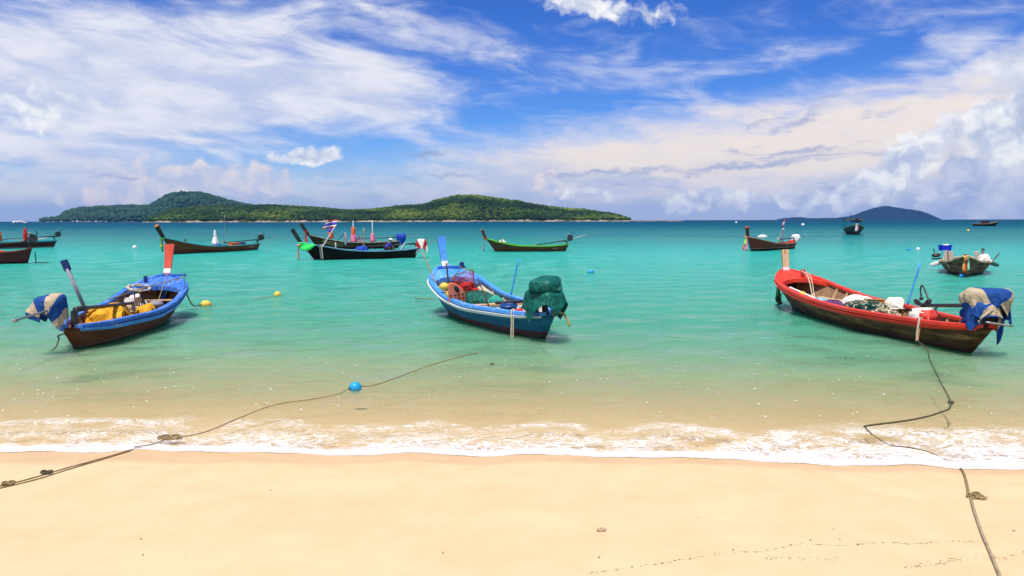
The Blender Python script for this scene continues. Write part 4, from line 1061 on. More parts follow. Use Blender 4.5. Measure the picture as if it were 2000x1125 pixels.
B = Boat('longtail_boat', 'blue longtail boat with a light blue stem post and green engine cover', (1063, 662), (886, 606), 1.70, (0.52, 0.47, 0.52, 0.74, 1.16), full=1.12)
B.hull(H_B); B.lining(M_cream); B.floor_boards(M_tan, 0.10, 0.88); B.gunwales(M_sky, 0.02, 0.12, 0.05, (0.05, 0.065), M_white)
B.ribs(M_cream, [0.22 + 0.10 * k for k in range(6)], 0.06, 0.04); B.foredeck(M_sky, 0.82, 0.05, 0.12); B.thwart(0.42, M_tan, 0.45, 0.24, 0.05); B.thwart(0.80, M_tan, 0.56, 0.14); B.thwart(0.24, M_navy, 0.22, 0.1, 0.20)
B.stem(M_sky, 0.84, 26, -14, 0.16, 0.23, 0.13, 0.14, (0.02, 0.20, M_white), None, M_sky); B.crossbeam(M_blue, 0.955, 0.80, -0.12, 0.07, 0.07); B.bitt(M_navy, 0.95, -1.0, 0.22, 0.10)
B.transom_deck(M_dwood, 0.0, 0.10, -0.02); B.motor(2.2, R(4), 6.0, False, 0, 0, 0.22, prop=False)
cloth('engine_tarpaulin', M_gtarp, 'dark green tarpaulin hanging around the engine of the middle boat', 'tarpaulin', at_y(1063, 612, 15.25), B.heading() + 0.3, 54, 50, (1.16, 1.08), [(0, 0, 0.22, 0.36, 0.25, 0.24, 0.1), (-0.2, 0, 0.12, 0.22, 0.32, 0.10, 0.08)], 9, z0=0.52, rot=0.5, bumpy=0.09, squeeze=0.86, steps=170)
cloth('folded_tarpaulin', M_gtarp, 'dark green folded tarpaulin bundled on top of the middle boat engine', 'tarpaulin', at_y(1066, 612, 15.25) + Vector((0, 0, 0.46)), B.heading() - 0.9, 52, 46, (1.5, 1.2), [(-0.12, 0, 0.10, 0.22, 0.24, 0.12, 0.10), (0.18, 0.02, 0.12, 0.18, 0.22, 0.15, 0.10)], 19, z0=0.34, rot=0.2, bumpy=0.10, squeeze=0.55, steps=130, floor=0.0, pinch=(0, 0, 0.0, 0.34, 40, 0.25))
o = MB().tube(crs([(0, 0, 0), (0.16, -0.06, 0.05), (0.27, -0.12, -0.04), (0.34, -0.16, -0.22)], 6), 0.026, 8).build('exhaust_hose', M_bamboo, None, True); place(o, B.world(-0.005, -0.5, 0.52)); thing(o, 'tan bent pipe sticking out behind the stern of the middle boat', 'pipe')
# striped canvas lining the far side
P = []
for i in range(12):
    t = 0.16 + 0.30 * i / 11; P.append([B.P(t, 0.50 + 0.46 * k / 5, 0.10 + 0.02 * math.sin(i * 1.9 + k)) * 1.0 for k in range(6)])
P = [[Vector((p.x, -p.y, max(p.z, 0.13))) for p in r] for r in P]
o = MB().grid(P).build('canvas_sheet', M_sack, None, True); place(o, B.root.location, B.heading()); md = o.modifiers.new('thickness', 'SOLIDIFY'); md.thickness = 0.012; thing(o, 'off-white canvas sheet lying against the far side of the middle boat', 'canvas')
heap('green_net', M_greennet, (0.75, 0.48, 0.42), 6, 'dark green fishing net heaped amidships in the middle boat', 'net', B.world(0.60, -0.1, 0.22), B.heading(), 36, 16, 0.35, boat=B)
heap('light_green_net', plain('light_green_net_cloth', (0.03, 0.30, 0.22), 0.9, 0.3, 18), (0.34, 0.22, 0.30), 16, 'brighter green net bundle beside the thwart of the middle boat', 'net', B.world(0.485, -0.2, 0.30), B.heading(), 30, 14, 0.3, boat=B)
# hoop net
e = empty('hoop_net', B.world(0.80, -0.25, 0.60), (R(-14), R(10), B.heading()), 'red mesh hoop net at the bow of the middle boat', 'net')
hp = [Vector((0.32 * math.cos(a), 0.30 * math.sin(a), 0.42 + 0.05 * math.cos(2 * a))) for a in [6.2832 * k / 24 for k in range(25)]]
MB().tube(hp, 0.014, 6, False).tube([(-.32, -.1, .42), (0.0, 0, .62), (.32, .1, .42)], 0.010, 6).build('hoop', M_rope, e, True)
mb = MB()
for k in range(20):
    a = 6.2832 * k / 20; c_, s_ = math.cos(a), math.sin(a); mb.tube([(0.31 * c_, 0.29 * s_, .42), (0.27 * c_, 0.25 * s_, .2), (0.20 * c_, .18 * s_, 0)], 0.006, 4, False)
for z_, r_ in ((.34, .30), (.26, .28), (.18, .26), (.10, .235), (.02, .205)): mb.tube([Vector((r_ * math.cos(a), r_ * .92 * math.sin(a), z_)) for a in [6.2832 * k / 20 for k in range(21)]], 0.006, 4, False)
mb.build('mesh_bag', M_rednet, e)
heap('red_float_line', M_redc, (0.22, 0.18, 0.20), 12, 'red cord and floats bunched inside the hoop net of the middle boat', 'cord', B.world(0.80, -0.25, 0.60), 0, 24, 10, 0.4, boat=B)
# life vest hung on the near rail
e = empty('life_vest', B.world(0.545, 0.80, 0.40), (R(10), R(-4), B.heading() - R(98)), 'salmon pink life vest propped on the near rail of the middle boat', 'life vest')
ol = [(-.20, 0), (.20, 0), (.215, .16), (.20, .27), (.15, .37), (.06, .46), (-.04, .53), (-.16, .55), (-.20, .48), (-.205, .2)]
bm = bmesh.new(); fc = bm.faces.new([bm.verts.new((x_, 0.02 * math.sin(x_ * 9), z_)) for x_, z_ in ol]); rr = bmesh.ops.extrude_face_region(bm, geom=[fc]); bmesh.ops.translate(bm, vec=(0, 0.075, 0), verts=[v for v in rr['geom'] if isinstance(v, bmesh.types.BMVert)]); bmesh.ops.recalc_face_normals(bm, faces=bm.faces[:]); bmesh.ops.bevel(bm, geom=bm.edges[:], offset=0.014, segments=2, affect='EDGES')
me = bpy.data.meshes.new('foam_panel'); bm.to_mesh(me); bm.free(); me.materials.append(M_vest); o = bpy.data.objects.new('foam_panel', me); COL.objects.link(o); o.parent = e
MB().lathe([(0.01, -0.006), (0.05, -0.005), (0.05, 0.09), (0.01, 0.095)], 14, (0.0, -0.006, 0.385), Matrix.Rotation(R(-28), 3, 'Y') @ Matrix.Scale(2.0, 3, Vector((0, 0, 1))) @ Matrix.Rotation(R(-90), 3, 'X')).build('arm_hole', M_black, e, True)
for z_ in (0.06, 0.15, 0.24):
    for x_ in (-.15, -.05, .05, .15): MB().box((x_, 0.02 * math.sin(x_ * 9) - 0.004, z_), (0.055, 0.016, 0.026)).build('webbing', M_black, e)
for (t_, f_, z_) in ((0.66, 0.90, 0.78), (0.60, 0.84, 0.62)):
    buoy('net_float', B.world(t_, f_, z_), 0.10, M_ybuoy, 'yellow net float on the near rail of the middle boat, ' + ('upper one' if z_ > .7 else 'lower one'), 1.2, 'net floats in the boats')
pole('upright_stick', B.world(0.66, 0.70, 0.20), B.world(0.74, 0.62, 1.32), 0.022, M_dwood, 'dark upright stick beside the life vest in the middle boat')
pole('slanting_stick', B.world(0.33, 0.35, 0.15), B.world(0.50, 0.30, 1.02), 0.016, M_dwood, 'dark thin stick slanting over the thwart of the middle boat')
pole('bow_cane', B.world(0.80, 0.75, 0.62), at_y(824, 491, B.world(0.86, 0.8, 0).y), 0.016, M_bamboo, 'long bamboo cane slanting up left from the bow of the middle boat')
pole('mooring_cane', at_z(812, 582, 0.02), B.world(0.76, 1.0, 0.42), 0.016, M_bamboo, 'bamboo cane running from the water to the bow side of the middle boat')
pb = B.world(0.57, -0.93, 0.50); pole('blue_pole', pb, at_y(1013, 505, pb.y), 0.020, M_bpole, 'thin blue pole standing at the far rail of the middle boat')
def bucket(loc, r, h, mat, label, rim=True):
    e = empty('bucket', loc, (R(3), R(-4), 0.4), label, 'bucket')
    MB().lathe([(0.01, 0.004), (r * 0.84, 0), (r, h), (r * 0.94, h), (r * 0.8, 0.03), (0.01, 0.028)], 18).build('pail', mat, e, True)
    MB().lathe([(r, h * .86), (r * 1.07, h * .87), (r * 1.07, h * .93), (r, h * .94)], 18).build('rim', mat, e, True)
    MB().tube([Vector((r * math.cos(a), 0.0 + 0.1 * r, h + r * .55 * math.sin(a) - .03)) for a in [math.pi * k / 12 for k in range(13)]], 0.006, 5).build('handle', M_steel, e)
bucket(B.world(0.215, 0.42, 0.30), 0.19, 0.30, M_bucket, 'navy blue bucket in the stern half of the middle boat')
bucket(B.world(0.265, 0.62, 0.30), 0.12, 0.18, M_wcloth, 'small white pail beside the navy bucket in the middle boat')
heap('canvas_bundle', M_sack, (0.30, 0.24, 0.36), 21, 'off-white cloth bundle near the engine of the middle boat', 'cloth', B.world(0.12, -0.1, 0.34), 0.4, 28, 14, 0.45, boat=B)
heap('red_rag', M_redc, (0.16, 0.10, 0.10), 24, 'red rag on the stern of the middle boat', 'cloth', B.world(0.135, 0.55, 0.44), 0.2, 20, 10, 0.4, boat=B)
o = MB().lathe([(0.01, 0), (0.12, 0.0), (0.13, 0.02), (0.13, 0.06), (0.01, 0.065)], 16, (0, 0, 0), Matrix.Rotation(R(75), 3, 'X')).build('pulley_wheel', M_black, None); place(o, B.world(0.095, 0.25, 0.60), 0.5); thing(o, 'black wheel leaning by the engine of the middle boat', 'wheel')
mb = MB()
for k in range(9): mb.tube([Vector((0.10 * math.cos(a) + .012 * k, 0.03 * math.sin(k), 0.16 * math.sin(a) + 0.18)) for a in [6.2832 * q / 16 for q in range(17)]], 0.012, 5, False)
o = mb.build('wire_coil', M_dkrope, None); place(o, B.world(0.155, -0.55, 0.44), B.heading() + 0.9); thing(o, 'dark coil of line leaning on the canvas in the middle boat', 'coil')
q0 = B.world(0.115, 1.0, B.g(0.115) + 0.07); q1 = at_z(990, 666, -0.02)
rope('side_rope', [q0 + Vector((0.03, 0.12, 0)), q0 + Vector((0, -0.05, -0.02)), Vector((q0.x, q0.y - 0.08, 0.32)), Vector((q0.x - 0.01, q0.y - 0.07, 0.03)), Vector((q0.x + 0.03, q0.y - 0.07, 0.01)), Vector((q0.x + 0.035, q0.y - 0.08, 0.3)), q0 + Vector((0.05, -0.05, -0.02)), q0 + Vector((0.06, 0.1, 0.0))], 0.014, M_cordw, 'pale doubled rope hanging down the near side of the middle boat')

C_ = Boat('longtail_boat', 'weathered dark longtail boat with bright red rails, right foreground', (1899, 690), (1552, 599), 1.70, (0.52, 0.44, 0.47, 0.62, 0.98), full=1.10, srake=0.55)
C_.hull(H_C); C_.lining(M_brownin); C_.floor_boards(M_tan, 0.10, 0.90, lengthwise=True, n=7); C_.gunwales(M_red, 0.03, 0.11, 0.05, (0.05, 0.065), M_red)
C_.ribs(M_tan, [0.10 + 0.058 * k for k in range(13)], 0.05, 0.05); C_.foredeck(M_red, 0.84, 0.045, 0.10); C_.thwart(0.30, M_tan, 0.34, 0.2); C_.thwart(0.72, M_tan, 0.33, 0.55, 0.03)
C_.stem(M_pale, 0.58, 12, -4, 0.17, 0.20, 0.14, 0.14, (0.0, 0.20, M_white), None, M_dwood); C_.bitt(M_dred, 0.90, -0.25, 0.26, 0.10)
C_.transom_deck(M_red, 0.0, 0.10, -0.01); C_.motor(2.0, R(-5), 5.0, False, 0.0, -4, 0.30, hook=True)
cloth('engine_tarpaulin', M_tarpC, 'blue and cream tarpaulin hanging over the engine and stern of the red railed boat', 'tarpaulin', at_y(1920, 657, 13.45), C_.heading() - 0.5, 54, 48, (1.22, 0.98), [(0, 0, 0.42, 0.26, 0.20, 0.20, 0.1), (0.2, 0.1, 0.3, 0.12, 0.25, 0.16, 0.08), (-0.25, -0.1, 0.24, 0.16, 0.16, 0.14, 0.08)], 31, z0=0.70, rot=0.75, bumpy=0.09, squeeze=0.78, steps=180, pinch=(0.0, 0, 0.24, 0.30, 100, 0.12))
cloth('folded_tarpaulin', M_tarpC, 'blue and cream folded tarpaulin on top of the engine of the red railed boat', 'tarpaulin', at_y(1926, 656, 13.45) + Vector((0, 0, 0.62)), C_.heading() + 0.9, 50, 44, (1.5, 1.05), [(0, 0, 0.08, 0.36, 0.24, 0.13, 0.09), (0.3, 0, 0.0, 0.14, 0.16, 0.14, 0.08)], 37, z0=0.28, rot=0.3, bumpy=0.09, squeeze=0.64, steps=130, pinch=(0, 0, -0.10, 0.34, 60, 0.16))
buoy('net_float', at_y(1943, 578, 13.9), 0.10, M_wbuoy, 'white float behind the tarpaulin of the red railed boat', 1.0, 'net floats in the boats')
tp = at_y(1925, 629, 13.1); pole('tiller_bar', tp, tp + Vector((0.40, -0.10, -0.06)), 0.018, M_steel, 'steel tiller bar poking out under the tarpaulin of the red railed boat', 'tiller')
pb = C_.world(0.44, -0.93, 0.44); pole('blue_pole', pb, at_y(1798, 513, pb.y), 0.020, M_bpole, 'thin blue pole leaning at the far rail of the red railed boat')
net_pile('net_heap', [M_tealnet, M_cordw, M_dkrope, M_tealnet], (0.70, 0.50, 0.34), 5, 'tangled teal and cream fishing net piled in the red railed boat', 'net', C_.world(0.445, 0.15, 0.24), C_.heading(), 80, 0.010)
net_pile('rope_heap', [M_cordw, M_rope, M_dkrope], (0.36, 0.34, 0.26), 7, 'cream rope pile behind the teal net in the red railed boat', 'rope', C_.world(0.350, 0.2, 0.24), 0.4, 50, 0.012)
heap('white_sack', M_sack, (0.60, 0.38, 0.36), 33, 'large white sack lying amidships in the red railed boat', 'sack', C_.world(0.555, -0.25, 0.24), C_.heading() + 0.3, 36, 16, 0.3, boat=C_)
heap('white_sack', M_sack, (0.26, 0.20, 0.24), 35, 'smaller white sack at the far rail of the red railed boat', 'sack', C_.world(0.460, -0.72, 0.40), 0.2, 26, 12, 0.25, boat=C_)
heap('purple_clothes', M_purple, (0.50, 0.26, 0.24), 38, 'purple and brown clothes by the near rail of the red railed boat', 'clothes', C_.world(0.565, 0.45, 0.24), C_.heading(), 34, 14, 0.45, boat=C_)
heap('pale_blue_net', plain('pale_blue_net_cloth', (0.25, 0.46, 0.50), 0.9, 0.4, 14, (0.6, 0.6, 0.5), 0.2), (0.55, 0.30, 0.16), 41, 'pale blue net spread at the forward end of the gear in the red railed boat', 'net', C_.world(0.650, 0.35, 0.24), C_.heading(), 34, 14, 0.4, boat=C_)
o = MB().box((0, 0, 0.08), (0.42, 0.16, 0.16), None, 0.006).box((0, 0, 0.165), (0.44, 0.18, 0.012), None, 0.003).build('wooden_box', plain('orange_brown_box', (0.50, 0.24, 0.07), 0.7, 0.2, 8), None); place(o, C_.world(0.460, -0.15, 0.44), C_.heading() + R(70), (0, R(0), C_.heading() + R(65))); thing(o, 'small orange brown wooden box on the net of the red railed boat', 'box')
e = empty('gear_bag', C_.world(0.205, 0.12, 0.20), (0, 0, C_.heading() + 0.5), 'red and white bag of gear near the stern of the red railed boat', 'bag')
MB().box((0, 0, 0.26), (0.40, 0.42, 0.40), (0, R(5), 0), 0.07).build('white_shell', M_sack, e, True); MB().box((-0.12, 0.02, 0.30), (0.26, 0.40, 0.26), (0, R(-6), 0.05), 0.05).build('red_panel', plain('red_bag_plastic', (0.62, 0.05, 0.03), 0.5, 0.3, 8), e, True)
for k in range(3): MB().box((-0.26 - 0.01 * k, -0.16 + 0.12 * k, 0.16), (0.26, 0.05, 0.02), (0, R(-38), R(12 * k - 6))).build('slat', M_red if k != 1 else M_white, e)
heap('white_rag', M_wcloth, (0.18, 0.13, 0.16), 43, 'white rag by the near rail under the red bag in the right boat', 'cloth', C_.world(0.130, 0.45, 0.30), 0.3, 22, 10, 0.45, boat=C_)
for k, (t_, f_) in enumerate(((0.80, 0.62), (0.775, 0.42))):
    buoy('net_float', C_.world(t_, f_, 0.46), 0.085, M_ybuoy, 'yellow net float in the bow of the red railed boat, ' + ('left one' if k == 0 else 'right one'), 1.1, 'net floats in the boats')
for k, (t_, f_) in enumerate(((0.80, 0.62), (0.775, 0.42))):
    c0 = C_.world(t_, f_, 0.48); pole('white_pipe', c0 + Vector((-0.24, 0.26, 0.14)), c0 + Vector((0.24, -0.26, -0.10)), 0.028, M_wcloth, 'short white plastic pipe through the ' + ('left' if k == 0 else 'right') + ' yellow float of the red railed boat', 'pipe')
bt = C_.world(0.90, -0.25, C_.g(0.9) + 0.20)
rope('bitt_rope', [bt + Vector((-0.06, -0.06, 0.02)), C_.world(0.865, -0.22, 0.86), C_.world(0.82, -0.15, 0.40), C_.world(0.80, -0.12, 0.26)], 0.014, M_cordw, 'pale rope hanging from the bow bitt into the red railed boat')
rope('bitt_rope', [bt + Vector((0.06, -0.06, 0.0)), C_.world(0.865, -0.34, 0.84), C_.world(0.825, -0.24, 0.40), C_.world(0.80, -0.12, 0.26)], 0.012, M_cordw, 'second pale rope strand beside the bitt rope of the red railed boat')
for k, (t0_, f0_, t1_, f1_) in enumerate(((0.78, 0.0, 0.62, 0.25), (0.80, 0.1, 0.66, -0.1))): pole('dark_stick', C_.world(t0_, f0_, 0.27), C_.world(t1_, f1_, 0.29), 0.014, M_dwood, 'dark stick on the bow floor of the red railed boat, ' + ('nearer the left rail' if k == 0 else 'nearer the plank'))
o = MB().box((0, 0, 0), (2.3, 0.17, 0.035), None, 0.006).build('loose_plank', M_tan, None); place(o, C_.world(0.70, -0.35, 0.36), rot=(0, R(1), C_.heading() + R(-3))); thing(o, 'long loose plank lying along the far side inside the red railed boat', 'plank')
rb = C_.world(0.965, 0.95, 0.70); ribbon('bow_ribbon', [M_dgreen, M_bgreen, M_dkrope], rb, [0.62, 0.42, 0.66], 0.09, 'dark green cloth strips hanging outside the bow of the red railed boat', 4, C_.heading() + R(90))
rope('bow_rope', [rb + Vector((0.1, -0.05, -0.38)), rb + Vector((-0.12, -0.1, -0.50)), at_z(1528, 592, 0.06), at_z(1508, 597, -0.01)], 0.014, M_dkrope, 'dark rope from the bow of the red railed boat into the water')

# ------------------------------------------------------------------ boats moored further out
H_D = hull_paint('hull_brown_far', [(-9, (0.05, 0.20, 0.15)), (0.05, (0.190, 0.062, 0.024)), (0.30, (0.210, 0.072, 0.029))], 0.4, (0.022, 0.011, 0.007), 0.2)
H_E = hull_paint('hull_black', [(-9, (0.030, 0.012, 0.009)), (0.15, (0.010, 0.008, 0.007))], 0.3, (0.006, 0.005, 0.005))
H_F = hull_paint('hull_dark_brown', [(-9, (0.020, 0.014, 0.008)), (0.20, (0.16, 0.13, 0.09)), (0.25, (0.075, 0.042, 0.020))], 0.4, (0.016, 0.010, 0.006))
H_G = hull_paint('hull_green_brown', [(-9, (0.030, 0.020, 0.010)), (0.05, (0.130, 0.066, 0.026))], 0.5, (0.03, 0.016, 0.008), 0.2, (0.10, 0.085, 0.014), 0.1)
H_H = hull_paint('hull_red_brown', [(-9, (0.030, 0.012, 0.008)), (0.16, (0.45, 0.36, 0.28)), (0.20, (0.20, 0.040, 0.020)), (0.40, (0.21, 0.046, 0.024))], 0.3, (0.05, 0.018, 0.010))
H_L = hull_paint('hull_dark_red', [(-9, (0.030, 0.010, 0.010)), (0.10, (0.12, 0.032, 0.026))], 0.3, (0.03, 0.012, 0.010))
H_K = hull_paint('hull_mossy', [(-9, (0.035, 0.026, 0.010)), (0.1, (0.115, 0.072, 0.024))], 0.7, (0.022, 0.013, 0.007), 0.4, (0.22, 0.15, 0.055), 0.8)

D = Boat('longtail_boat', 'brown longtail boat with a furled white parasol, moored behind the left boat', (503, 488), (338, 496.5), 1.6, (0.58, 0.46, 0.50, 0.74, 1.22), 1.0)
D.hull(H_D, laps=False); D.lining(M_orange); D.floor_boards(M_wood, 0.1, 0.85, 0.4); D.gunwales(M_turq, 0.03, 0.07, 0.035); D.foredeck(M_wood, 0.84); D.thwart(0.3, M_orange, 0.4); D.thwart(0.5, M_wood, 0.4)
D.stem(M_dwood, 1.05, 38, -8, 0.16, 0.24, 0.22, 0.27, None, M_orange); D.motor(3.6, R(-3), 2.0, True, 1.3, 2, 0.22, ax=-0.2); D.bitt(M_rwood, 0.83, 0.5, 0.3)
D.lettering('ABL 478', M_letw, 0.135, 0.80, 0.17)
ribbon('bow_ribbon', [M_lime, M_yelc, M_dgreen], D.world(1.0, 0, 1.18) + Vector((-0.04, -0.1, 0)), [0.75, 0.62, 0.95], 0.10, 'lime green cloth tied round the stem of the brown boat', 2, D.heading(), 0.1)
furled('furled_parasol', D.world(0.47, -0.3, 0.35), 1.35, 0.26, [(0.18, 0.62, 1.0, 0.42, M_wcloth), (0.62, 1.0, 0.42, 0.18, M_wcloth)], 'furled white parasol standing in the brown boat')
pole('thin_mast', D.world(0.36, -0.4, 0.3), D.world(0.355, -0.4, 2.9), 0.018, M_gpole, 'tall thin mast standing in the brown boat', 'mast')
heap('cargo_bundle', M_bluetarp, (0.35, 0.25, 0.32), 51, 'blue and pale bundle amidships in the brown boat', 'bundle', D.world(0.49, 0.3, 0.30), 0.2, boat=D)
o = MB().box((0, 0, 0.17), (0.8, 0.4, 0.30), None, 0.02).box((0, 0, 0.33), (0.84, 0.44, 0.04), None, 0.01).build('orange_crate', M_oran, None); place(o, D.world(0.315, 0.3, 0.32), D.heading()); thing(o, 'orange crate in the stern half of the brown boat', 'crate')
o = MB().box((0, 0, 0.17), (0.55, 0.4, 0.32), None, 0.02).box((0, 0, 0.35), (0.58, 0.44, 0.04), None, 0.01).build('blue_crate', plain('grey_blue_crate', (0.10, 0.13, 0.20), 0.6), None); place(o, D.world(0.225, 0.3, 0.34), D.heading()); thing(o, 'grey blue crate beside the orange crate in the brown boat', 'crate')

Fb = Boat('longtail_boat', 'dark brown longtail boat with gold lettering, behind the black one', (778, 484.5), (622, 487.5), 1.6, (0.62, 0.55, 0.60, 0.86, 1.25), 1.0)
Fb.hull(H_F, laps=False); Fb.lining(M_brownin); Fb.floor_boards(M_wood, 0.1, 0.85, 0.4); Fb.gunwales(plain('grey_rail', (0.33, 0.31, 0.27), 0.7), 0.03, 0.06, 0.035); Fb.foredeck(M_wood, 0.84); Fb.thwart(0.4, M_wood, 0.4)
Fb.stem(M_black, 1.15, 36, -6, 0.18, 0.24, 0.24, 0.26); Fb.motor(4.0, R(-2), 1.5, False, 1.5, 2, 0.30); Fb.bitt(M_rwood, 0.80, 0.4, 0.32)
Fb.lettering('กัลยาอันดา', M_gold, 0.77, 0.78, 0.40, shear=0.1); Fb.lettering('ภก 47', M_oran, 0.17, 0.82, 0.26)
cloth('engine_tarpaulin', M_bluetarp, 'blue tarpaulin over the engine of the gold lettered boat', 'tarpaulin', Fb.world(-0.01, 0, 0.62), 0.2, 34, 34, (2.0, 1.7), [(0, 0, 0.3, 0.42, 0.3, 0.34, 0.15), (0, 0, 0.6, 0.1, 0.1, 0.3, 0.1)], 61, z0=1.0, rot=0.5, bumpy=0.05, squeeze=0.9, pinch=(0, 0, 0.0, 0.30, 90, 0.3))
ribbon('bow_ribbon', [M_redc, M_oran, M_redc], Fb.world(1.0, 0, 1.52) + Vector((-0.15, -0.16, 0)), [0.8, 1.0, 0.9], 0.24, 'red and orange cloth wrapped round the stem of the gold lettered boat', 5, Fb.heading(), 0.0)
furled('furled_parasol', Fb.world(0.765, -0.1, 0.5), 1.55, 0.20, [(0.28, 0.62, 0.95, 1.0, M_oran), (0.62, 0.98, 1.0, 0.5, M_violet)], 'furled violet and orange parasol standing by the flag')
furled('furled_parasol', Fb.world(0.52, -0.1, 0.4), 2.0, 0.22, [(0.10, 0.42, 1.15, 0.8, M_pink), (0.40, 0.72, 0.75, 0.6, M_oran), (0.72, 1.0, 0.22, 0.10, M_wcloth)], 'furled pink and orange parasol amidships in the gold lettered boat')
furled('furled_parasol', Fb.world(0.31, -0.1, 0.4), 2.0, 0.18, [(0.10, 0.46, 1.2, 0.6, M_pink), (0.46, 1.0, 0.26, 0.18, M_wcloth)], 'furled white and pink parasol near the stern of the gold lettered boat')
o = MB().box((0, 0, 0.25), (0.45, 0.42, 0.04), None, 0.01).box((0.20, 0, 0.48), (0.04, 0.42, 0.44), (0, R(12), 0), 0.01).box((-.18, .17, .12), (.04, .04, .24)).box((.18, .17, .12), (.04, .04, .24)).box((-.18, -.17, .12), (.04, .04, .24)).box((.18, -.17, .12), (.04, .04, .24)).build('pink_seat', M_pink, None); place(o, Fb.world(0.43, 0.1, 0.4), Fb.heading()); thing(o, 'pink plastic seat in the gold lettered boat', 'seat')

E = Boat('longtail_boat', 'black longtail boat with a flag and a red and white engine canopy', (812, 503), (614, 507.5), 1.6, (0.62, 0.48, 0.56, 0.80, 1.10), 1.05)
E.hull(H_E, laps=False); E.lining(M_turq); E.floor_boards(M_wood, 0.1, 0.85, 0.4); E.gunwales(plain('pale_blue_rail', (0.13, 0.33, 0.44), 0.6), 0.03, 0.07, 0.04); E.foredeck(M_turq, 0.86); E.thwart(0.25, M_dwood, 0.5, 0.4, 0.14); E.thwart(0.6, M_wood, 0.42)
E.stem(M_black, 0.95, 33, -4, 0.17, 0.23, 0.22, 0.24, None, None, M_white); E.motor(3.4, R(-2), 2.5, False, 1.6, 2, 0.24)
cloth('engine_canopy', M_tarpE, 'red and white striped canopy over the engine of the black boat', 'canopy', E.world(-0.03, 0, 0.55), 0.1, 36, 36, (1.7, 1.5), [(0, 0, 0.3, 0.30, 0.25, 0.34, 0.12), (0, 0, 0.66, 0.06, 0.06, 0.22, 0.05)], 71, z0=1.0, rot=0.0, bumpy=0.03, squeeze=0.92)
P = []; c0 = Vector((E.L / 2 + 0.12, 0.10, 1.10))
for i in range(15):
    u = i / 14; t_ = 1.0 - 0.105 * u; top = c0.lerp(Vector((E.L * (t_ - .5), E.b(t_) + 0.06, E.g(t_) + 0.03)), min(1, u * 1.6)); dep = 0.10 + 0.46 * math.sin(math.pi * min(1, 0.12 + u * 0.9)) ** 0.8 * (1 - u * 0.45)
    P.append([tuple(top + Vector((0.06 * math.sin(9 * v + u * 5) * v, 0.10 * v + 0.05 * math.sin(7 * u + 5 * v), -dep * v))) for v in [k / 9 for k in range(10)]])
o = MB().grid(P).build('bow_cloth', M_bgreen, None, True); place(o, E.root.location, E.heading()); md = o.modifiers.new('thickness', 'SOLIDIFY'); md.thickness = 0.012; thing(o, 'bright green cloth draped around the bow of the black boat', 'cloth')
ribbon('bow_ribbon', [M_pink, M_oran], E.world(1.02, 0, 0.92) + Vector((0.06, -0.12, 0)), [0.82, 0.86], 0.12, 'pink and orange ribbons hanging from the stem of the black boat', 6, E.heading())
e = empty('flag', E.world(0.83, 0.2, 0.75), (0, 0, 0), 'red white and blue striped flag on a white pole in the black boat', 'flag')
fp = at_y(657, 443, e.location.y) - e.location; fp.z += 0.15
MB().tube([(0, 0, 0), fp], 0.035, 8).build('pole', M_white, e)
for k, (m_, z0, z1) in enumerate(((M_redc, 0, 1 / 6), (M_wcloth, 1 / 6, 2 / 6), (M_violet, 2 / 6, 4 / 6), (M_wcloth, 4 / 6, 5 / 6), (M_redc, 5 / 6, 1))):
    P = []
    for z_ in (z0, (z0 + z1) / 2, z1): P.append([(fp.x + 0.06 - 0.10 * z_ - 0.62 * u - 0.22 * u * z_ , 0.10 * math.sin(u * 5), fp.z + 0.30 - 0.50 * z_ - 0.12 * u * u) for u in [q / 8 for q in range(9)]])
    o = MB().grid(P).build('stripe', m_, e, True); md = o.modifiers.new('thickness', 'SOLIDIFY'); md.thickness = 0.008
heap('blue_tarpaulin', M_bluetarp, (0.55, 0.35, 0.48), 75, 'crumpled blue tarpaulin amidships in the black boat', 'tarpaulin', E.world(0.50, 0.1, 0.34), 0.1, boat=E)
pole('bamboo_mast', E.world(0.485, 0.3, 0.3), E.world(0.483, 0.3, 1.95), 0.035, M_bamboo, 'pale bamboo mast standing amidships in the black boat', 'mast')
pole('white_post', E.world(0.725, 0.6, 0.5), E.world(0.725, 0.6, 1.05), 0.035, M_white, 'short white post on the bow rail of the black boat', 'post')
e = empty('paddle', E.world(0.735, 0.4, 0.55), (0, 0, 0), 'dark paddle with oval blade leaning up in the black boat', 'paddle')
MB().tube([(0, 0, 0.4), (0.62, 0, 1.02)], 0.02, 6).build('shaft', M_dwood, e); MB().lathe([(0.01, -0.42), (0.09, -0.3), (0.12, 0), (0.09, 0.3), (0.01, 0.42)], 14, (0.72, 0, 0.72), Matrix.Scale(0.3, 3, Vector((0, 1, 0)))).build('blade', M_gpole, e, True)
for k, (t_, m_) in enumerate(((0.852, M_gpole), (0.838, M_cordw))):
    q = E.world(t_, 1.0, E.g(t_) + 0.08); rope('side_rope', [q, q + Vector((0, -0.12, -0.1)), Vector((q.x, q.y - 0.1, 0.45)), Vector((q.x + 0.04, q.y - 0.08, 0.08))], 0.032, m_, ('grey' if k == 0 else 'cream') + ' rope hanging down the bow side of the black boat')
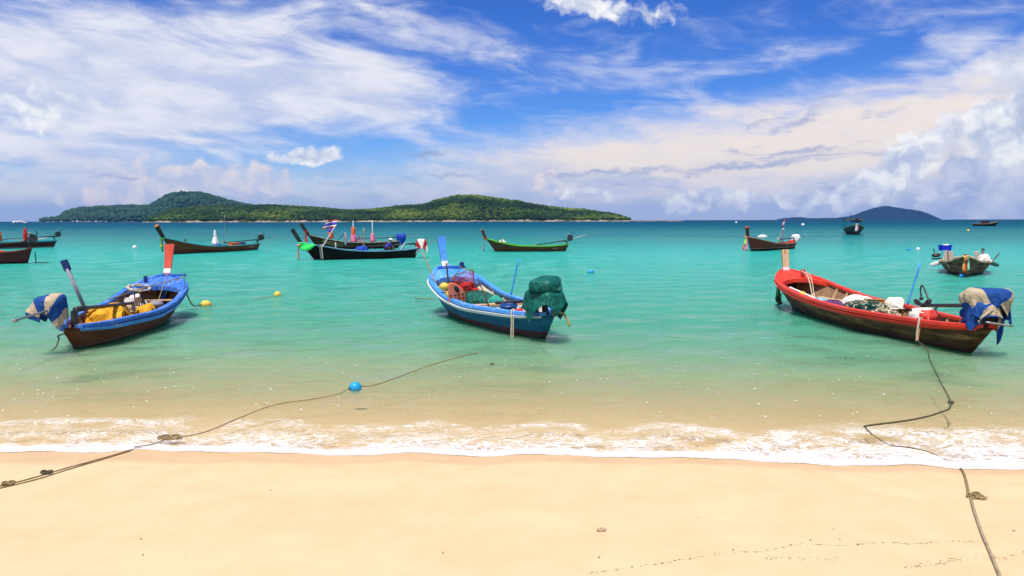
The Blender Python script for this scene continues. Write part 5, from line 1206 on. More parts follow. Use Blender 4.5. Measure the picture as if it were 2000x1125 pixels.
# crouching person
def person(loc, rotz, label):
    e = empty('person', loc, (0, 0, rotz), label, 'person')
    J = {'pel': (0, 0, .22, .15), 'sp': (.08, 0, .38, .15), 'ch': (.17, 0, .52, .17), 'nk': (.25, 0, .64, .06), 'hd': (.29, 0, .72, .10), 'hd2': (.31, 0, .80, .095),
         'sL': (.17, .17, .57, .075), 'eL': (.30, .22, .36, .055), 'wL': (.44, .14, .26, .04), 'hL': (.50, .11, .24, .042), 'sR': (.17, -.17, .57, .075), 'eR': (.34, -.22, .38, .055), 'wR': (.48, -.14, .27, .04), 'hR': (.54, -.11, .25, .042),
         'hpL': (.03, .11, .20, .11), 'kL': (.40, .18, .42, .075), 'aL': (.30, .15, .05, .05), 'fL': (.42, .16, .025, .04), 'hpR': (.03, -.11, .20, .11), 'kR': (.40, -.18, .42, .075), 'aR': (.30, -.15, .05, .05), 'fR': (.42, -.16, .025, .04)}
    ks = list(J); E_ = [('pel', 'sp'), ('sp', 'ch'), ('ch', 'nk'), ('nk', 'hd'), ('hd', 'hd2'), ('ch', 'sL'), ('sL', 'eL'), ('eL', 'wL'), ('wL', 'hL'), ('ch', 'sR'), ('sR', 'eR'), ('eR', 'wR'), ('wR', 'hR'), ('pel', 'hpL'), ('hpL', 'kL'), ('kL', 'aL'), ('aL', 'fL'), ('pel', 'hpR'), ('hpR', 'kR'), ('kR', 'aR'), ('aR', 'fR')]
    def skin(name, keys, mat, grow=0.0):
        me = bpy.data.meshes.new(name); kk = [k for k in ks if k in keys]
        me.from_pydata([J[k][:3] for k in kk], [(kk.index(a), kk.index(b)) for a, b in E_ if a in kk and b in kk], [])
        o = bpy.data.objects.new(name, me); COL.objects.link(o); o.parent = e; md = o.modifiers.new('skin', 'SKIN'); o.modifiers.new('sub', 'SUBSURF').render_levels = 2; o.modifiers['sub'].levels = 2
        for v, k in zip(me.skin_vertices[0].data, kk): v.radius = (J[k][3] + grow,) * 2
        me.skin_vertices[0].data[0].use_root = True; me.materials.append(mat); return o
    skin('body', set(ks), M_skin)
    skin('shirt', {'pel', 'sp', 'ch', 'sL', 'eL', 'sR', 'eR'}, M_blueshirt, 0.022)
    skin('shorts', {'pel', 'hpL', 'kL', 'hpR', 'kR'}, plain('dark_shorts', (0.03, 0.03, 0.04), 0.9), 0.016)
    MB().lathe([(0.125, 0), (0.12, 0.05), (0.09, 0.11), (0.02, 0.135)], 16, (.30, 0, .80)).box((.43, 0, .815), (.12, .16, .015), (0, R(8), 0), 0.005).build('cap', M_wcloth, e, True)
    return e
person(E.world(0.285, 0.05, 0.36), E.heading() + R(180) , 'person in a blue shirt and white cap crouching in the black boat')
pole('white_stick', E.world(0.165, 0.3, 0.55), E.world(0.125, 0.3, 0.98), 0.03, M_white, 'short white stick slanting at the stern of the black boat', 'stick')

G = Boat('longtail_boat', 'green railed longtail boat with bare engine, moored behind the middle boat', (1106, 491), (967, 491), 1.55, (0.56, 0.40, 0.46, 0.68, 1.02), 0.95)
G.hull(H_G, laps=False); G.lining(M_green); G.floor_boards(M_wood, 0.1, 0.85, 0.4); G.gunwales(M_green, 0.03, 0.08, 0.04); G.foredeck(M_green, 0.86); G.thwart(0.35, M_green, 0.36); G.thwart(0.6, M_green, 0.38)
G.stem(M_dwood, 0.78, 30, -12, 0.16, 0.22, 0.20, 0.22, None, M_pale, M_white, 0.06); G.motor(2.4, R(-2), 8.0, True, 1.1, 8, 0.24, ax=-0.1); G.bitt(M_green, 0.80, 0.5, 0.3)
G.lettering('PK 3128', M_letw, 0.16, 0.80, 0.10)
ribbon('bow_ribbon', [M_redc, M_pink], G.world(1.0, 0, 1.02) + Vector((-0.06, -0.1, 0)), [0.98, 0.95], 0.10, 'red and pink ribbons hanging from the stem of the green railed boat', 3, G.heading(), 0.12)
heap('bow_net', M_sack, (0.25, 0.2, 0.2), 81, 'pale net bundle on the foredeck of the green railed boat', 'net', G.world(0.80, 0.1, 0.72), 0, boat=G)

Hb = Boat('longtail_boat', 'red brown longtail boat with thin masts, moored beyond the red railed boat', (1551, 485), (1465, 490.5), 1.6, (0.52, 0.46, 0.56, 0.78, 1.08), 0.60)
Hb.hull(H_H, laps=False); Hb.lining(M_rwood); Hb.floor_boards(M_wood, 0.1, 0.85, 0.4); Hb.gunwales(M_wood, 0.03, 0.06, 0.035); Hb.foredeck(M_wood, 0.84); Hb.thwart(0.2, M_dred, 0.5, 0.5, 0.12)
Hb.stem(M_dwood, 0.80, 16, -8, 0.18, 0.24, 0.22, 0.26, None, M_oran, M_turq); Hb.motor(2.6, R(-3), 1.0, False, 1.3, 1, 0.30)
cloth('engine_cover', M_wcloth, 'white cloth cover over the engine of the red brown boat', 'cloth', Hb.world(-0.01, 0, 0.58), 0.3, 30, 30, (1.2, 1.0), [(0, 0, 0.28, 0.26, 0.22, 0.3, 0.12)], 91, z0=0.7, rot=0.5, bumpy=0.03, squeeze=0.92)
ribbon('bow_ribbon', [M_oran, M_lime, M_pink], Hb.world(1.0, 0, 1.12) + Vector((-0.12, -0.12, 0)), [1.0, 0.6, 1.05], 0.12, 'lime and orange ribbons tied to the stem of the red brown boat', 7, Hb.heading(), 0.25)
mp = Hb.world(0.28, 0, 0.4)
e = empty('lamp_mast', mp, (0, 0, 0), 'slanting mast with a white round lamp in the red brown boat', 'mast'); q = at_y(1529, 447, mp.y) - mp
MB().tube([(0, 0, 0), q], 0.035, 7).build('pole', M_gpole, e); MB().lathe([(0.01, -.11), (0.08, -.08), (0.11, 0), (0.08, .08), (0.01, .11)], 12, q).build('lamp_globe', M_wcloth, e, True)
e = empty('flag_pole', Hb.world(0.36, 0, 0.4), (0, 0, 0), 'thin pole with a small furled striped flag in the red brown boat', 'flag'); q = at_y(1534, 424, e.location.y) - e.location
MB().tube([(0, 0, 0), q], 0.016, 6).build('pole', M_gpole, e)
for k, m_ in enumerate((M_redc, M_wcloth, M_pink, M_navy)):
    u = 0.90 - 0.075 * k; c0 = q * u; MB().tube([c0, c0 + q * -0.08 + Vector((-0.06 - .01 * k, 0, 0))], [0.05 + 0.012 * k, 0.06], 7).build('stripe', m_, e, True)
pole('thin_cane', Hb.world(0.42, 0.2, 0.4), Hb.world(0.34, 0.1, 1.55), 0.014, M_bamboo, 'thin cane beside the masts of the red brown boat')
heap('stern_cushion', M_redc, (0.35, 0.25, 0.28), 93, 'dark red bundle at the stern of the red brown boat', 'bundle', Hb.world(0.12, 0.2, 0.42), 0, boat=Hb)

L1 = Boat('longtail_boat', 'dark red longtail boat cut by the left edge, nearer of the two', (57, 514), (-210, 520), 1.6, (0.86, 0.60, 0.56, 0.8, 1.1), 1.0, group='longtail fishing boats')
L1.hull(H_L, laps=False); L1.lining(M_orange); L1.floor_boards(M_wood, 0.1, 0.85, 0.4); L1.gunwales(M_rwood, 0.03, 0.07, 0.04); L1.stem(M_dwood); L1.thwart(0.3, M_wood, 0.4)
L1.motor(3.2, R(-2), 4.0, True, 0.6, 6, 0.34, ax=-0.05); o = MB().tube([(-0.05, 0, 0.62), (-0.08, 0, 0.0)], 0.03, 6).box((-0.35, 0, -0.03), (0.75, 0.06, 0.12), None, 0.02).build('rudder', M_dwood, L1.root); o.location = L1.at(-0.012, 0, 0.02)
heap('rail_bundle', M_redc, (0.25, 0.2, 0.2), 95, 'dull red bundle on the left edge boat', 'bundle', L1.world(0.20, 0.6, 0.56), 0, boat=L1)
L2 = Boat('longtail_boat', 'turquoise railed longtail boat at the left edge, further of the two', (106, 483), (-70, 488), 1.6, (0.62, 0.56, 0.60, 0.85, 1.2), 1.0)
L2.hull(hull_paint('hull_brown_white_line', [(-9, (0.55, 0.50, 0.45)), (0.10, (0.075, 0.026, 0.018))], 0.3), laps=False); L2.lining(M_turq); L2.gunwales(M_turq, 0.05, 0.08, 0.10); L2.stem(M_dwood); L2.floor_boards(M_wood, 0.1, 0.85, 0.4)
L2.motor(4.4, R(0), 2.0, True, 1.3, 1, 0.36, ax=-0.15)
furled('furled_parasol', L2.world(0.32, 0.2, 0.45), 1.35, 0.15, [(0.05, 0.5, 0.8, 1.1, M_redc), (0.5, 1.0, 1.1, 0.5, M_redc)], 'furled dark red parasol in the turquoise railed boat')
furled('furled_parasol', L2.world(0.60, 0.2, 0.45), 2.0, 0.32, [(0.05, 0.45, 1.0, 1.1, M_oran), (0.45, 0.62, 1.0, 0.6, M_redc), (0.62, 1.0, 0.5, 0.3, M_redc)], 'furled orange and red parasol at the left edge of the picture')

K = Boat('fishing_boat', 'mossy old wooden boat seen bow on, right of the red railed boat', (1884, 521.5), (1884, 541), 2.05, (0.50, 0.46, 0.50, 0.58, 0.86), 0.40, 0.2, full=0.62, group='longtail fishing boats')
K.hull(H_K, laps=True); K.lining(M_cream); K.floor_boards(M_tan, 0.1, 0.85, 0.3); K.gunwales(plain('pale_worn_rail', (0.50, 0.40, 0.24), 0.8, 0.3), 0.03, 0.08, 0.04); K.foredeck(M_dwood, 0.88, 0.04); K.stem(M_dwood, 0.07, 20, 0, 0.22, 0.28, 0.16, 0.18); K.thwart(0.55, M_tan, 0.48, 0.2)
ribbon('bow_ribbon', [M_yelc, M_oran, M_redc, M_mint], K.world(1.0, 0, 0.88) + Vector((-0.06, -0.16, 0)), [0.60, 0.66, 0.52, 0.58], 0.075, 'orange red and mint ribbons hanging on the bow of the mossy boat', 9, K.heading())
def paddle(p0, p1, bl, label):
    p0, p1 = Vector(p0), Vector(p1); e = empty('paddle', p0, (0, 0, 0), label, 'paddle'); d = p1 - p0
    MB().tube([(0, 0, 0), d], 0.022, 6).build('shaft', M_bamboo, e); n = d.normalized()
    MB().lathe([(0.01, -0.26), (0.08, -0.2), (0.105, 0), (0.07, 0.2), (0.02, 0.27)], 14, d + n * 0.24, (Vector((0, 0, 1)).rotation_difference(n).to_matrix()) @ Matrix.Scale(0.25, 3, Vector((0, 1, 0)))).build('blade', bl, e, True)
paddle(K.world(0.62, -0.25, 0.66), at_y(1838, 512.5, K.world(0.6, 0, 0).y), M_wbuoy, 'paddle with a pale blade sticking out left of the mossy boat')
paddle(K.world(0.62, 0.2, 0.66), at_y(1934, 514, K.world(0.6, 0, 0).y), plain('dark_green_blade', (0.02, 0.07, 0.05), 0.5), 'paddle with a dark blade sticking out right of the mossy boat')
def side_engine(loc, label):
    e = empty('side_engine', loc, (0, 0, 0.2), label, 'engine')
    MB().box((0, 0, 0.10), (0.34, 0.26, 0.17), None, 0.04).build('engine_block', M_engine, e, True); MB().lathe([(0.01, 0), (0.07, 0.0), (0.07, 0.12), (0.01, 0.13)], 12, (0.14, -.02, 0.14)).build('air_filter', M_steel, e, True)
    MB().tube([(-0.05, 0, 0.15), (-0.16, 0, 0.42)], 0.022, 6).build('tiller', M_black, e); MB().box((0.05, 0, -0.06), (0.5, 0.14, 0.06), None, 0.01).build('engine_bed', M_dwood, e)
side_engine(K.world(0.42, -1.18, 0.60), 'small dark engine on the left side of the mossy boat')
heap('white_sack', M_sack, (0.28, 0.24, 0.30), 97, 'white sack on the right side of the mossy boat', 'sack', K.world(0.42, 0.72, 0.50), 0, boat=K)
for k, (f_, t_, h_) in enumerate(((-0.78, 0.40, 0.46), (-0.62, 0.36, 0.40), (0.46, 0.40, 0.44))):
    o = MB().box((0, 0, h_ / 2), (0.24, 0.06, h_), (R(8), R(10 - 9 * k), 0), 0.02).box((0, 0.05, h_ * .9), (0.26, 0.05, 0.05), (R(8), R(10 - 9 * k), 0), 0.01).build('wooden_board', (M_pink if False else M_cream), None); place(o, K.world(t_, f_, 0.48), 0.2); thing(o, ('pale upright board left of the mossy boat stem', 'pale board nearest the left side of the stem of the mossy boat', 'pale upright board right of the mossy boat stem')[k], 'board')
e = empty('red_gaff', K.world(0.40, 0.70, 0.5), (0, 0, 0), 'red rod with black head standing on the right of the mossy boat', 'gaff'); q = at_y(1920, 488, e.location.y) - e.location
MB().tube([(0, 0, 0), q], 0.028, 7).build('rod', M_dred, e); MB().box(q + Vector((0.0, 0, 0.03)), (0.20, 0.06, 0.06), (0, R(14), 0), 0.02).box(q + Vector((-0.02, 0, -0.06)), (0.12, 0.05, 0.04), (0, R(-14), 0), 0.01).build('head', M_black, e)
pole('black_stake', K.world(0.5, -0.66, 0.5), K.world(0.5, -0.70, 0.96), 0.022, M_dwood, 'black stake standing on the left of the mossy boat')
pole('black_stake', K.world(0.6, 1.0, 0.5), K.world(0.56, 1.28, 0.90), 0.022, M_dwood, 'black stake leaning out on the right of the mossy boat')
bpos = at_z(1875, 541, 0.0); buoy('mooring_buoy', bpos + Vector((0, -0.12, 0.05)), 0.10, M_bbuoy, 'blue buoy touching the bow of the mossy boat', 0.95)
rope('side_rope', [K.world(0.74, -0.98, 0.66), K.world(0.76, -1.0, 0.62) + Vector((0, -.1, -0.1)), K.world(0.80, -1.0, 0.3) + Vector((0, -.12, 0))], 0.018, M_cordw, 'pale rope hanging on the left bow of the mossy boat')

# ------------------------------------------------------------------ larger boats in the distance
I = Boat('canopy_boat', 'dark green boat with a roofed canopy moored far out on the right', (1659, 455), (1672, 459), 2.9, (0.95, 0.85, 0.9, 1.15, 1.55), 1.1, group='far boats')
I.hull(hull_paint('hull_dark_green', [(-9, (0.25, 0.24, 0.22)), (0.16, (0.006, 0.030, 0.022)), (0.75, (0.012, 0.065, 0.048))], 0.3), laps=False); I.lining(M_dgreen); I.gunwales(plain('sage_rail', (0.16, 0.24, 0.14), 0.7), 0.06, 0.1, 0.08); I.foredeck(plain('sage_deck', (0.05, 0.10, 0.06), 0.7), 0.80); I.stem(M_black, 1.05, 12, -4, 0.26, 0.36, 0.3, 0.34)
rf = MB().box((0, 0, 2.42), (I.L * 0.55, 2.75, 0.26), None, 0.05).build('roof', plain('canopy_roof', (0.12, 0.10, 0.08), 0.7), I.root); rf.location.x = -0.6
for x_ in (-0.26, 0.0, 0.24):
    for s_ in (-1, 1): MB().tube([(I.L * x_ - .6, s_ * 1.25, 0.8), (I.L * x_ - .6, s_ * 1.28, 2.4)], 0.075, 6).build('post', M_turq, I.root)
MB().box((I.L * .1, 0.3, 2.12), (1.6, 1.7, 0.22), None, 0.05).build('rolled_awning', M_bluetarp, I.root); MB().box((-0.4, 0.4, 1.05), (1.2, 1.2, 0.6), None, 0.05).build('engine_box', M_black, I.root)
pole('radio_mast', I.world(0.35, -0.2, 2.46), I.world(0.35, -0.2, 3.5), 0.05, M_navy, 'dark mast on the roof of the far canopy boat', 'mast')
ribbon('bow_ribbon', [M_wcloth, M_pink], I.world(1.0, 0, 1.75) + Vector((-0.12, -0.3, 0)), [1.15, 1.0], 0.24, 'pale pink ribbons on the stem of the far canopy boat', 8, I.heading())

Jb = Boat('cabin_boat', 'brown cabin boat far off near the right edge', (1900, 441.5), (1944, 441.5), 2.4, (0.75, 0.70, 0.85, 1.2, 1.75), 1.3, group='far boats')
Jb.hull(hull_paint('hull_far_brown', [(-9, (0.02, 0.016, 0.012)), (0.2, (0.055, 0.035, 0.018))], 0.3), laps=False); Jb.lining(M_wood); Jb.gunwales(plain('yellow_brown_rail', (0.34, 0.22, 0.09), 0.7), 0.08, 0.1, 0.10); Jb.foredeck(M_wood, 0.72)
cb = MB().box((-0.2, 0, 1.25), (2.2, 1.7, 1.1), None, 0.06).build('cabin', plain('dark_red_cabin', (0.10, 0.03, 0.025), 0.6), Jb.root)
MB().box((-0.2, 0, 1.85), (2.7, 2.0, 0.10), None, 0.03).build('cabin_roof', plain('cabin_roof_grey', (0.20, 0.18, 0.17), 0.7), Jb.root)
for k in range(3): MB().box((-0.95 + 0.75 * k, -0.86, 1.42), (0.5, 0.03, 0.4), None, 0.01).build('window', plain('cabin_glass', (0.02, 0.025, 0.03), 0.15), Jb.root)
for x_ in (-2.6, -1.6): MB().tube([(x_, 0.7, 0.7), (x_, 0.7, 1.8)], 0.05, 6).tube([(x_, -0.7, 0.7), (x_, -0.7, 1.8)], 0.05, 6).build('post', M_gpole, Jb.root)

def yacht(px, py, d, ln, label, wake=False, rot=None):
    p = at_y(px, py, d); p.z = 0
    e = empty('motor_yacht', p, (0, 0, R(90) if rot is None else rot), label, 'boat', 'white boats by the headland')
    vs = []
    for t in (0, .25, .5, .75, .9, 1.0):
        b = ln * 0.16 * (1 - t ** 4) + 0.05; h = ln * (0.10 + 0.05 * t); x = ln * (t - .5)
        vs += [(x, b, h), (x - (0.06 * ln * t), b * .6, -0.2), (x - (0.06 * ln * t), -b * .6, -0.2), (x, -b, h)]
    MB().add(vs, grid_faces(6, 4, 0, True) + [(0, 1, 2, 3)]).build('hull', M_wcloth, e)
    MB().box((-ln * .08, 0, ln * .19), (ln * .42, ln * .2, ln * .13), (0, R(-3), 0), ln * .02).box((-ln * .12, 0, ln * .29), (ln * .24, ln * .17, ln * .05), None, ln * .01).build('cabin', M_wcloth, e)
    MB().box((-ln * .06, 0, ln * .205), (ln * .36, ln * .206, ln * .05), None, ln * .01).build('window_band', M_navy, e)
    MB().tube([(-ln * .15, 0, ln * .3), (-ln * .18, 0, ln * .55)], ln * .008, 5).build('mast', M_white, e)
    return e
wh = ['leftmost', 'second from the left', 'third from the left', 'fourth from the left', 'middle', 'fifth from the right', 'fourth from the right', 'third from the right', 'second from the right', 'rightmost']
for k, (px, ln) in enumerate(((94, 8), (105, 8), (119, 10), (143, 12), (151, 16), (168, 10), (175, 11), (187, 14), (196, 9), (207, 10))):
    yacht(px, 432, 2850, ln * 1.3, f'tiny white boat at the foot of the headland, {wh[k]} of the row', rot=R(((k * 47) % 5) * 37))
e = yacht(45, 433, 1250, 11, 'white speedboat trailing spray at the far left horizon', rot=R(8)); e['group'] = 'far boats'; e['category'] = 'speedboat'
sp_ = at_y(36, 433, 1250); sp_.z = 0.3; heap('boat_wake', M_wcloth, (9, 3, 1.0), 3, 'white spray wake behind the speedboat on the horizon', 'wake', sp_, 0, 30, 8, 0.5)

# blue floating tub
e = empty('floating_tub', at_z(1844, 489, 0.0), (0, 0, R(-4)), 'bright blue plastic tub floating beyond the mossy boat', 'tub')
vs = []; prof = [(-0.46, 0), (-0.30, 0.26), (0.44, 0.26), (0.46, -0.26), (-0.30, -0.26)]
for z_, k in ((-0.06, 0.88), (0.40, 1.0), (0.40, 0.94), (0.06, 0.84)): vs += [(x * k, y * k, z_) for x, y in prof]
MB().add(vs, grid_faces(4, 5, 0, True) + [(4, 3, 2, 1, 0), (15, 16, 17, 18, 19)]).build('shell', plain('bright_blue_plastic', (0.008, 0.020, 0.48), 0.4, 0.1), e)
MB().add([(x * 1.03, y * 1.03, z_) for z_ in (0.37, 0.415) for x, y in prof], grid_faces(2, 5, 0, True) + [(0, 1, 2, 3, 4), (5, 6, 7, 8, 9)][:0]).build('rim', plain('bright_blue_plastic', (0.008, 0.020, 0.48)), e)
heap('tub_contents', M_wcloth, (0.22, 0.16, 0.12), 4, 'white bundle inside the blue floating tub', 'bundle', at_z(1848, 489, 0.0) + Vector((0, 0.05, 0.34)), 0)

# small floats on the water
for (px, py, r, m_, lab, sq) in ((542, 578, 0.115, M_ybuoy, 'yellow buoy floating alone between the left and middle boats', 0.95), (263, 485, 0.20, M_wbuoy, 'white float between the edge boats and the brown boat', 0.8),
        (1775, 488.5, 0.15, M_bbuoy, 'small blue float left of the blue tub', 0.9), (1793, 488, 0.15, M_wbuoy, 'small white float left of the blue tub', 0.9), (1154, 533, 0.11, M_bbuoy, 'small blue float right of the middle boat', 1.3),
        (1489, 464, 0.30, M_wbuoy, 'white oblong float behind the red brown boat', 2.0), (1438, 435.5, 0.9, M_wbuoy, 'white ball buoy near the horizon left of the red brown boat', 0.9), (1568, 440.5, 0.7, M_wbuoy, 'white ball buoy between the red brown boat and the canopy boat', 0.9), (1891, 451.5, 0.30, M_ybuoy, 'pale yellow float below the far cabin boat', 0.9),
        (961, 714, 0.035, M_dkrope, 'tiny dark float in the shallows below the middle boat', 1.2)):
    p = at_z(px, py, 0.0); buoy('small_float', p + Vector((0, 0, r * 0.35)), r, m_, lab, sq)
rope('float_line', [at_z(542, 578, 0.02), at_z(510, 582, 0.0), at_z(460, 590, -0.01), at_z(430, 593, 0.0), at_z(404, 598, 0.02)], 0.012, M_rope, 'thin line on the water joining the two yellow buoys')

# ------------------------------------------------------------------ ropes on the beach, shells, debris
bb = at_z(694, 762, 0.0); buoy('blue_buoy', bb + Vector((0, 0, 0.035)), 0.088, M_bbuoy, 'bright blue ball buoy on a rope in the shallows', 1.0, rotz=0.8)
wz = 0.026
rope('mooring_rope', [on_sand(262, 878, 0.03), at_z(295, 868, 0.034), at_z(330, 857, wz), at_z(400, 844, wz), at_z(470, 815, wz), at_z(540, 790, wz), at_z(620, 778, wz), at_z(665, 768, wz), bb + Vector((-0.08, -0.02, 0.05))], 0.0065, M_rope, 'brown rope in the shallows from the shore tangle to the blue buoy', 8)
rope('mooring_rope', [bb + Vector((0.07, 0.02, 0.06)), at_z(722, 754, wz), at_z(760, 743, wz), at_z(850, 710, wz), at_z(935, 688, 0.004)], 0.0075, M_rope, 'brown rope from the blue buoy out towards the middle boat', 8)
mb = MB(); c0 = at_z(332, 857, 0.012); [knot(mb, Vector((0.035 * (k - 3), 0.015 * math.sin(k * 2.0), 0.004)), 0.030 + 0.008 * (k % 3), 3 + k, 0.0075, 4) for k in range(7)]
o = mb.build('rope_tangle', M_rope, None, True); place(o, c0); thing(o, 'tangled brown rope knot lying in the foam on the left', 'rope')
def sandline(pts, lift): return [on_sand(px, py, lift) for px, py in pts]
ed = [(300, 868), (255, 880), (190, 899), (130, 915), (80, 930), (20, 946), (-40, 958)]
rope('shore_rope', sandline(ed, 0.006), 0.006, M_rope, 'brown rope running up the wet sand at left, upper strand')
rope('shore_rope', sandline([(255, 881.5), (190, 901), (130, 919), (80, 935), (20, 950), (-40, 963)], 0.006), 0.006, M_rope, 'brown rope running up the wet sand at left, lower strand')
mb = MB(); knot(mb, (0, 0, 0), 0.022, 13, 0.010, 5); knot(mb, (0.05, 0.015, 0), 0.018, 14, 0.009, 4); o = mb.build('rope_knot', M_dkrope, None, True); place(o, on_sand(86, 927, 0.01)); thing(o, 'dark knot on the shore rope at left', 'rope')
mb = MB(); knot(mb, (0, 0, 0), 0.024, 17, 0.010, 5); knot(mb, (-0.05, -0.01, 0), 0.02, 18, 0.010, 4); o = mb.build('rope_knot', M_rope, None, True); place(o, on_sand(22, 948, 0.01)); thing(o, 'reddish brown knot on the shore rope at the left edge', 'rope')
# right-hand mooring rope
q0 = C_.world(0.135, 1.0, C_.g(0.135) + 0.07)
rope('side_rope', [q0 + Vector((0.04, 0.15, -0.04)), q0 + Vector((-0.02, -0.04, 0)), Vector((q0.x - 0.05, q0.y - 0.04, 0.28)), Vector((q0.x - 0.05, q0.y - 0.04, 0.10))], 0.020, M_cordw, 'pale rope hanging over the near red rail of the right boat')
rope('side_rope', [q0 + Vector((0.08, 0.15, -0.04)), q0 + Vector((0.03, -0.04, 0)), Vector((q0.x - 0.02, q0.y - 0.05, 0.28)), Vector((q0.x - 0.04, q0.y - 0.05, 0.10))], 0.016, plain('pink_cord', (0.55, 0.22, 0.12), 0.9), 'pinkish cord hanging beside the pale rope on the right boat')
rope('mooring_rope', [Vector((q0.x - 0.05, q0.y - 0.045, 0.12)), at_z(1812, 684, 0.03), at_z(1815, 700, wz), at_z(1835, 742, wz), at_z(1857, 789, wz), at_z(1835, 806, wz), at_z(1780, 820, wz), at_z(1697, 831, wz), at_z(1690, 835, 0.012), at_z(1702, 848, 0.016)], 0.0105, M_dkrope, 'dark mooring rope lying on the shallows below the red railed boat', 8)
mb = MB(); knot(mb, (0, 0, 0), 0.03, 23, 0.012, 4); o = mb.build('rope_knot', M_dkrope, None, True); place(o, at_z(1857, 789, 0.02)); thing(o, 'dark knot at the bend of the right mooring rope in the shallows', 'rope')
rope('shore_rope', [at_z(1702, 848, 0.016), at_z(1738, 869, 0.012), at_z(1775, 874, 0.016), at_z(1812, 882, 0.010), at_z(1845, 897, 0.0), on_sand(1868, 910, 0.005)], 0.0055, M_dkrope, 'dark rope trailing through the foam at right')
rope('shore_rope', sandline([(1866, 908), (1880, 922), (1887, 942), (1892, 970)], 0.010), 0.0115, M_rope, 'grey brown rope from the foam to the knot on the right sand', 8)
rope('shore_rope', sandline([(1896, 975), (1905, 1008), (1918, 1045), (1935, 1085), (1958, 1140), (1985, 1200)], 0.010), 0.0115, plain('pale_worn_rope', (0.36, 0.27, 0.16), 0.9, 0.35, 60), 'pale brown rope from the knot to the bottom edge at right', 8)
mb = MB(); knot(mb, (0, 0, 0.0), 0.030, 33, 0.008, 7); knot(mb, (0.03, 0.015, 0.01), 0.030, 34, 0.008, 6); knot(mb, (0.05, -0.02, 0), 0.026, 35, 0.008, 6); knot(mb, (-0.015, 0.03, 0.0), 0.026, 36, 0.007, 5); mb.tube(crs([(0.05, -0.01, 0.02), (0.085, -0.03, 0.012), (0.10, -0.02, 0.01)], 5), 0.006, 6)
o = mb.build('rope_knot', M_rope, None, True); place(o, on_sand(1902, 974, 0.008)); thing(o, 'big brown rope knot lying on the sand at right', 'rope')
# shell and scraps
o = MB().lathe([(0.004, -0.032), (0.012, -0.022), (0.019, -0.004), (0.016, 0.012), (0.008, 0.026), (0.003, 0.034)], 12, (0, 0, 0.012), Matrix.Rotation(R(88), 3, 'Y')).tube([(0.015, -0.005, 0.016), (0.03, -0.008, 0.02), (0.034, 0.002, 0.012)], 0.006, 5).build('sea_shell', M_shell, None, True); place(o, on_sand(1174, 1038, 0.0), 0.2); thing(o, 'small brown and cream shell on the dry sand', 'shell')
rnd = random.Random(5)
def leaf(px, py, s, m_, label, rz):
    P = [[(s * (u - 0.5) * 2, s * 0.42 * math.sin(math.pi * min(1, max(0.02, u))) * v, 0.25 * s * abs(v) + 0.12 * s * math.sin(u * 3)) for v in (-1, 0, 1)] for u in [k / 6 for k in range(7)]]
    o = MB().grid(P).build('dead_leaf', m_, None, True); md = o.modifiers.new('thickness', 'SOLIDIFY'); md.thickness = 0.0015
    place(o, on_sand(px, py, 0.004), rz); thing(o, label, 'leaf', 'scraps on the sand')
for k, (px, py, s, lab) in enumerate(((1170, 1090, 0.011, 'black curled leaf scrap below the shell'), (865, 1081, 0.010, 'brown curled leaf scrap left of the shell near the bottom edge'), (1432, 1075, 0.010, 'dark leaf scrap at the left end of the wrack line'), (1202, 887, 0.011, 'dark sliver of leaf on the foam edge near the centre'), (275, 1054, 0.010, 'brown leaf scrap on the left sand, upper of two'), (279, 1085, 0.010, 'brown leaf scrap on the left sand, lower of two'),
        (528, 958, 0.009, 'small dark scrap on the sand left of the centre'), (1098, 914, 0.008, 'small dark scrap just above the wet sand near the centre'), (1363, 1012, 0.006, 'tiny brown scrap right above the shell'), (1583, 1056, 0.010, 'black scrap above the wrack line, left of a pair'), (1640, 1055, 0.008, 'black scrap above the wrack line, right of a pair'), (1924, 1055, 0.012, 'black scrap touching the rope at right'), (1980, 1038, 0.011, 'dark leaf scrap near the right edge'), (1718, 910, 0.016, 'dark scrap caught in the foam edge at right'), (1628, 1035, 0.008, 'tiny dark scrap on the sand between shell and knot'))):
    leaf(px, py, s, M_leafd if k % 3 else M_bark, lab, rnd.random() * 6)
mb = MB(); base = on_sand(1500, 1070)
def wrack(pts, n, spread):
    cp = [Vector((p[0], p[1], 0)) for p in pts]; cc = crs(cp, 14)
    for _ in range(n):
        c = cc[rnd.randrange(len(cc))]; px = c.x + rnd.uniform(-8, 8); py = c.y + rnd.gauss(0, spread)
        w = on_sand(px, py, 0.002) - base; a = rnd.gauss(0.1, 0.5); l = rnd.uniform(0.002, 0.011); d = Vector((math.cos(a) * l, math.sin(a) * l, rnd.uniform(0, 0.002)))
        mb.tube([w - d, w + Vector((0, 0, 0.001)), w + d], rnd.uniform(0.0006, 0.0015), 4)
wrack([(1150, 1122), (1220, 1110), (1290, 1101), (1360, 1089), (1432, 1080), (1500, 1077), (1560, 1064), (1640, 1066), (1720, 1060), (1790, 1062), (1850, 1058), (1905, 1058)], 150, 0.7)
wrack([(1770, 1108), (1830, 1100), (1870, 1094), (1960, 1088), (2010, 1074)], 70, 2.5); wrack([(1500, 1090), (1640, 1092)], 25, 3.0)
o = mb.build('wrack_line', M_bark); o.location = base; tag(o, 'thin line of dark twigs and seaweed crumbs across the sand', 'debris', kind='stuff')
mb = MB(); base2 = on_sand(1000, 1020)
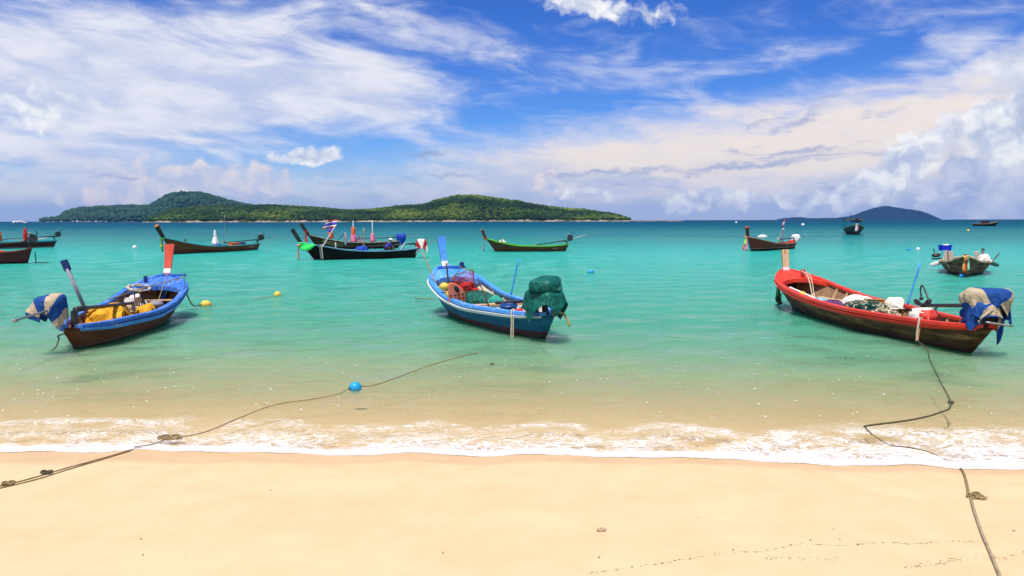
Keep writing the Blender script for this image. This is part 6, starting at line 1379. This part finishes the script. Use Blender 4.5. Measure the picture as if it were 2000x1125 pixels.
for _ in range(110):
    px, py = rnd.uniform(-50, 2050), rnd.uniform(925, 1150); w = on_sand(px, py, 0.001) - base2; l = rnd.uniform(0.0012, 0.004); a = rnd.random() * 3.14
    mb.tube([w - Vector((math.cos(a) * l, math.sin(a) * l, 0)), w + Vector((math.cos(a) * l, math.sin(a) * l, 0.001))], rnd.uniform(0.0006, 0.0014), 4)
o = mb.build('sand_specks', M_bark); o.location = base2; tag(o, 'scattered tiny dark crumbs on the dry sand', 'debris', kind='stuff')

# ------------------------------------------------------------------ boulders and pale strands along the near island
M_rock = plain('shore_rock', (0.34, 0.28, 0.22), 0.85, 0.35, 0.5, bs=0.6); rnd = random.Random(9)
temps = [crown_template(2, 50 + k, 0.35) for k in range(5)]; tm = []
for k, (vs, fs) in enumerate(temps):
    me = bpy.data.meshes.new('boulder'); me.from_pydata([tuple(v) for v in vs], [], [tuple(f) for f in fs]); me.materials.append(M_rock); tm.append(me)
def boulder(x, y, s, label):
    o = bpy.data.objects.new('boulder', tm[rnd.randrange(5)]); COL.objects.link(o); o.location = (x, y, 0.15 * s); o.scale = (s * rnd.uniform(1, 1.8), s, s * rnd.uniform(0.5, 0.9)); o.rotation_euler.z = rnd.random() * 6
    tag(o, label, 'boulder', 'boulders along the island shore')
row = g_near[0]
def shore_y(px):
    k = int(np.argmin(np.abs(row[:, 0] / row[:, 1] - (px - CX) / F_PX))); return row[k]
for k in range(120):
    px = rnd.choice((rnd.uniform(920, 1010), rnd.uniform(1010, 1100), rnd.uniform(300, 1245), rnd.uniform(1245, 1332)))
    p = shore_y(px); boulder(p[0] + rnd.uniform(-2, 2), p[1] + rnd.uniform(-4, 6), rnd.uniform(1.0, 3.2), 'pale boulder at the waterline of the long near island')

# ------------------------------------------------------------------ the air
m = bpy.data.materials.new('sea_haze'); m.use_nodes = True; m.node_tree.nodes.clear(); N = NT(m.node_tree)
pv = N.node('ShaderNodeVolumePrincipled'); pv.inputs['Color'].default_value = (0.13, 0.40, 1.0, 1); pv.inputs['Density'].default_value = 4.4e-5; pv.inputs['Anisotropy'].default_value = 0.2
oo = N.node('ShaderNodeOutputMaterial'); N.t.links.new(pv.outputs[0], oo.inputs['Volume'])
o = MB().box((0, 6300, 122), (25000, 13400, 256)).build('haze', m); tag(o, kind='stuff')
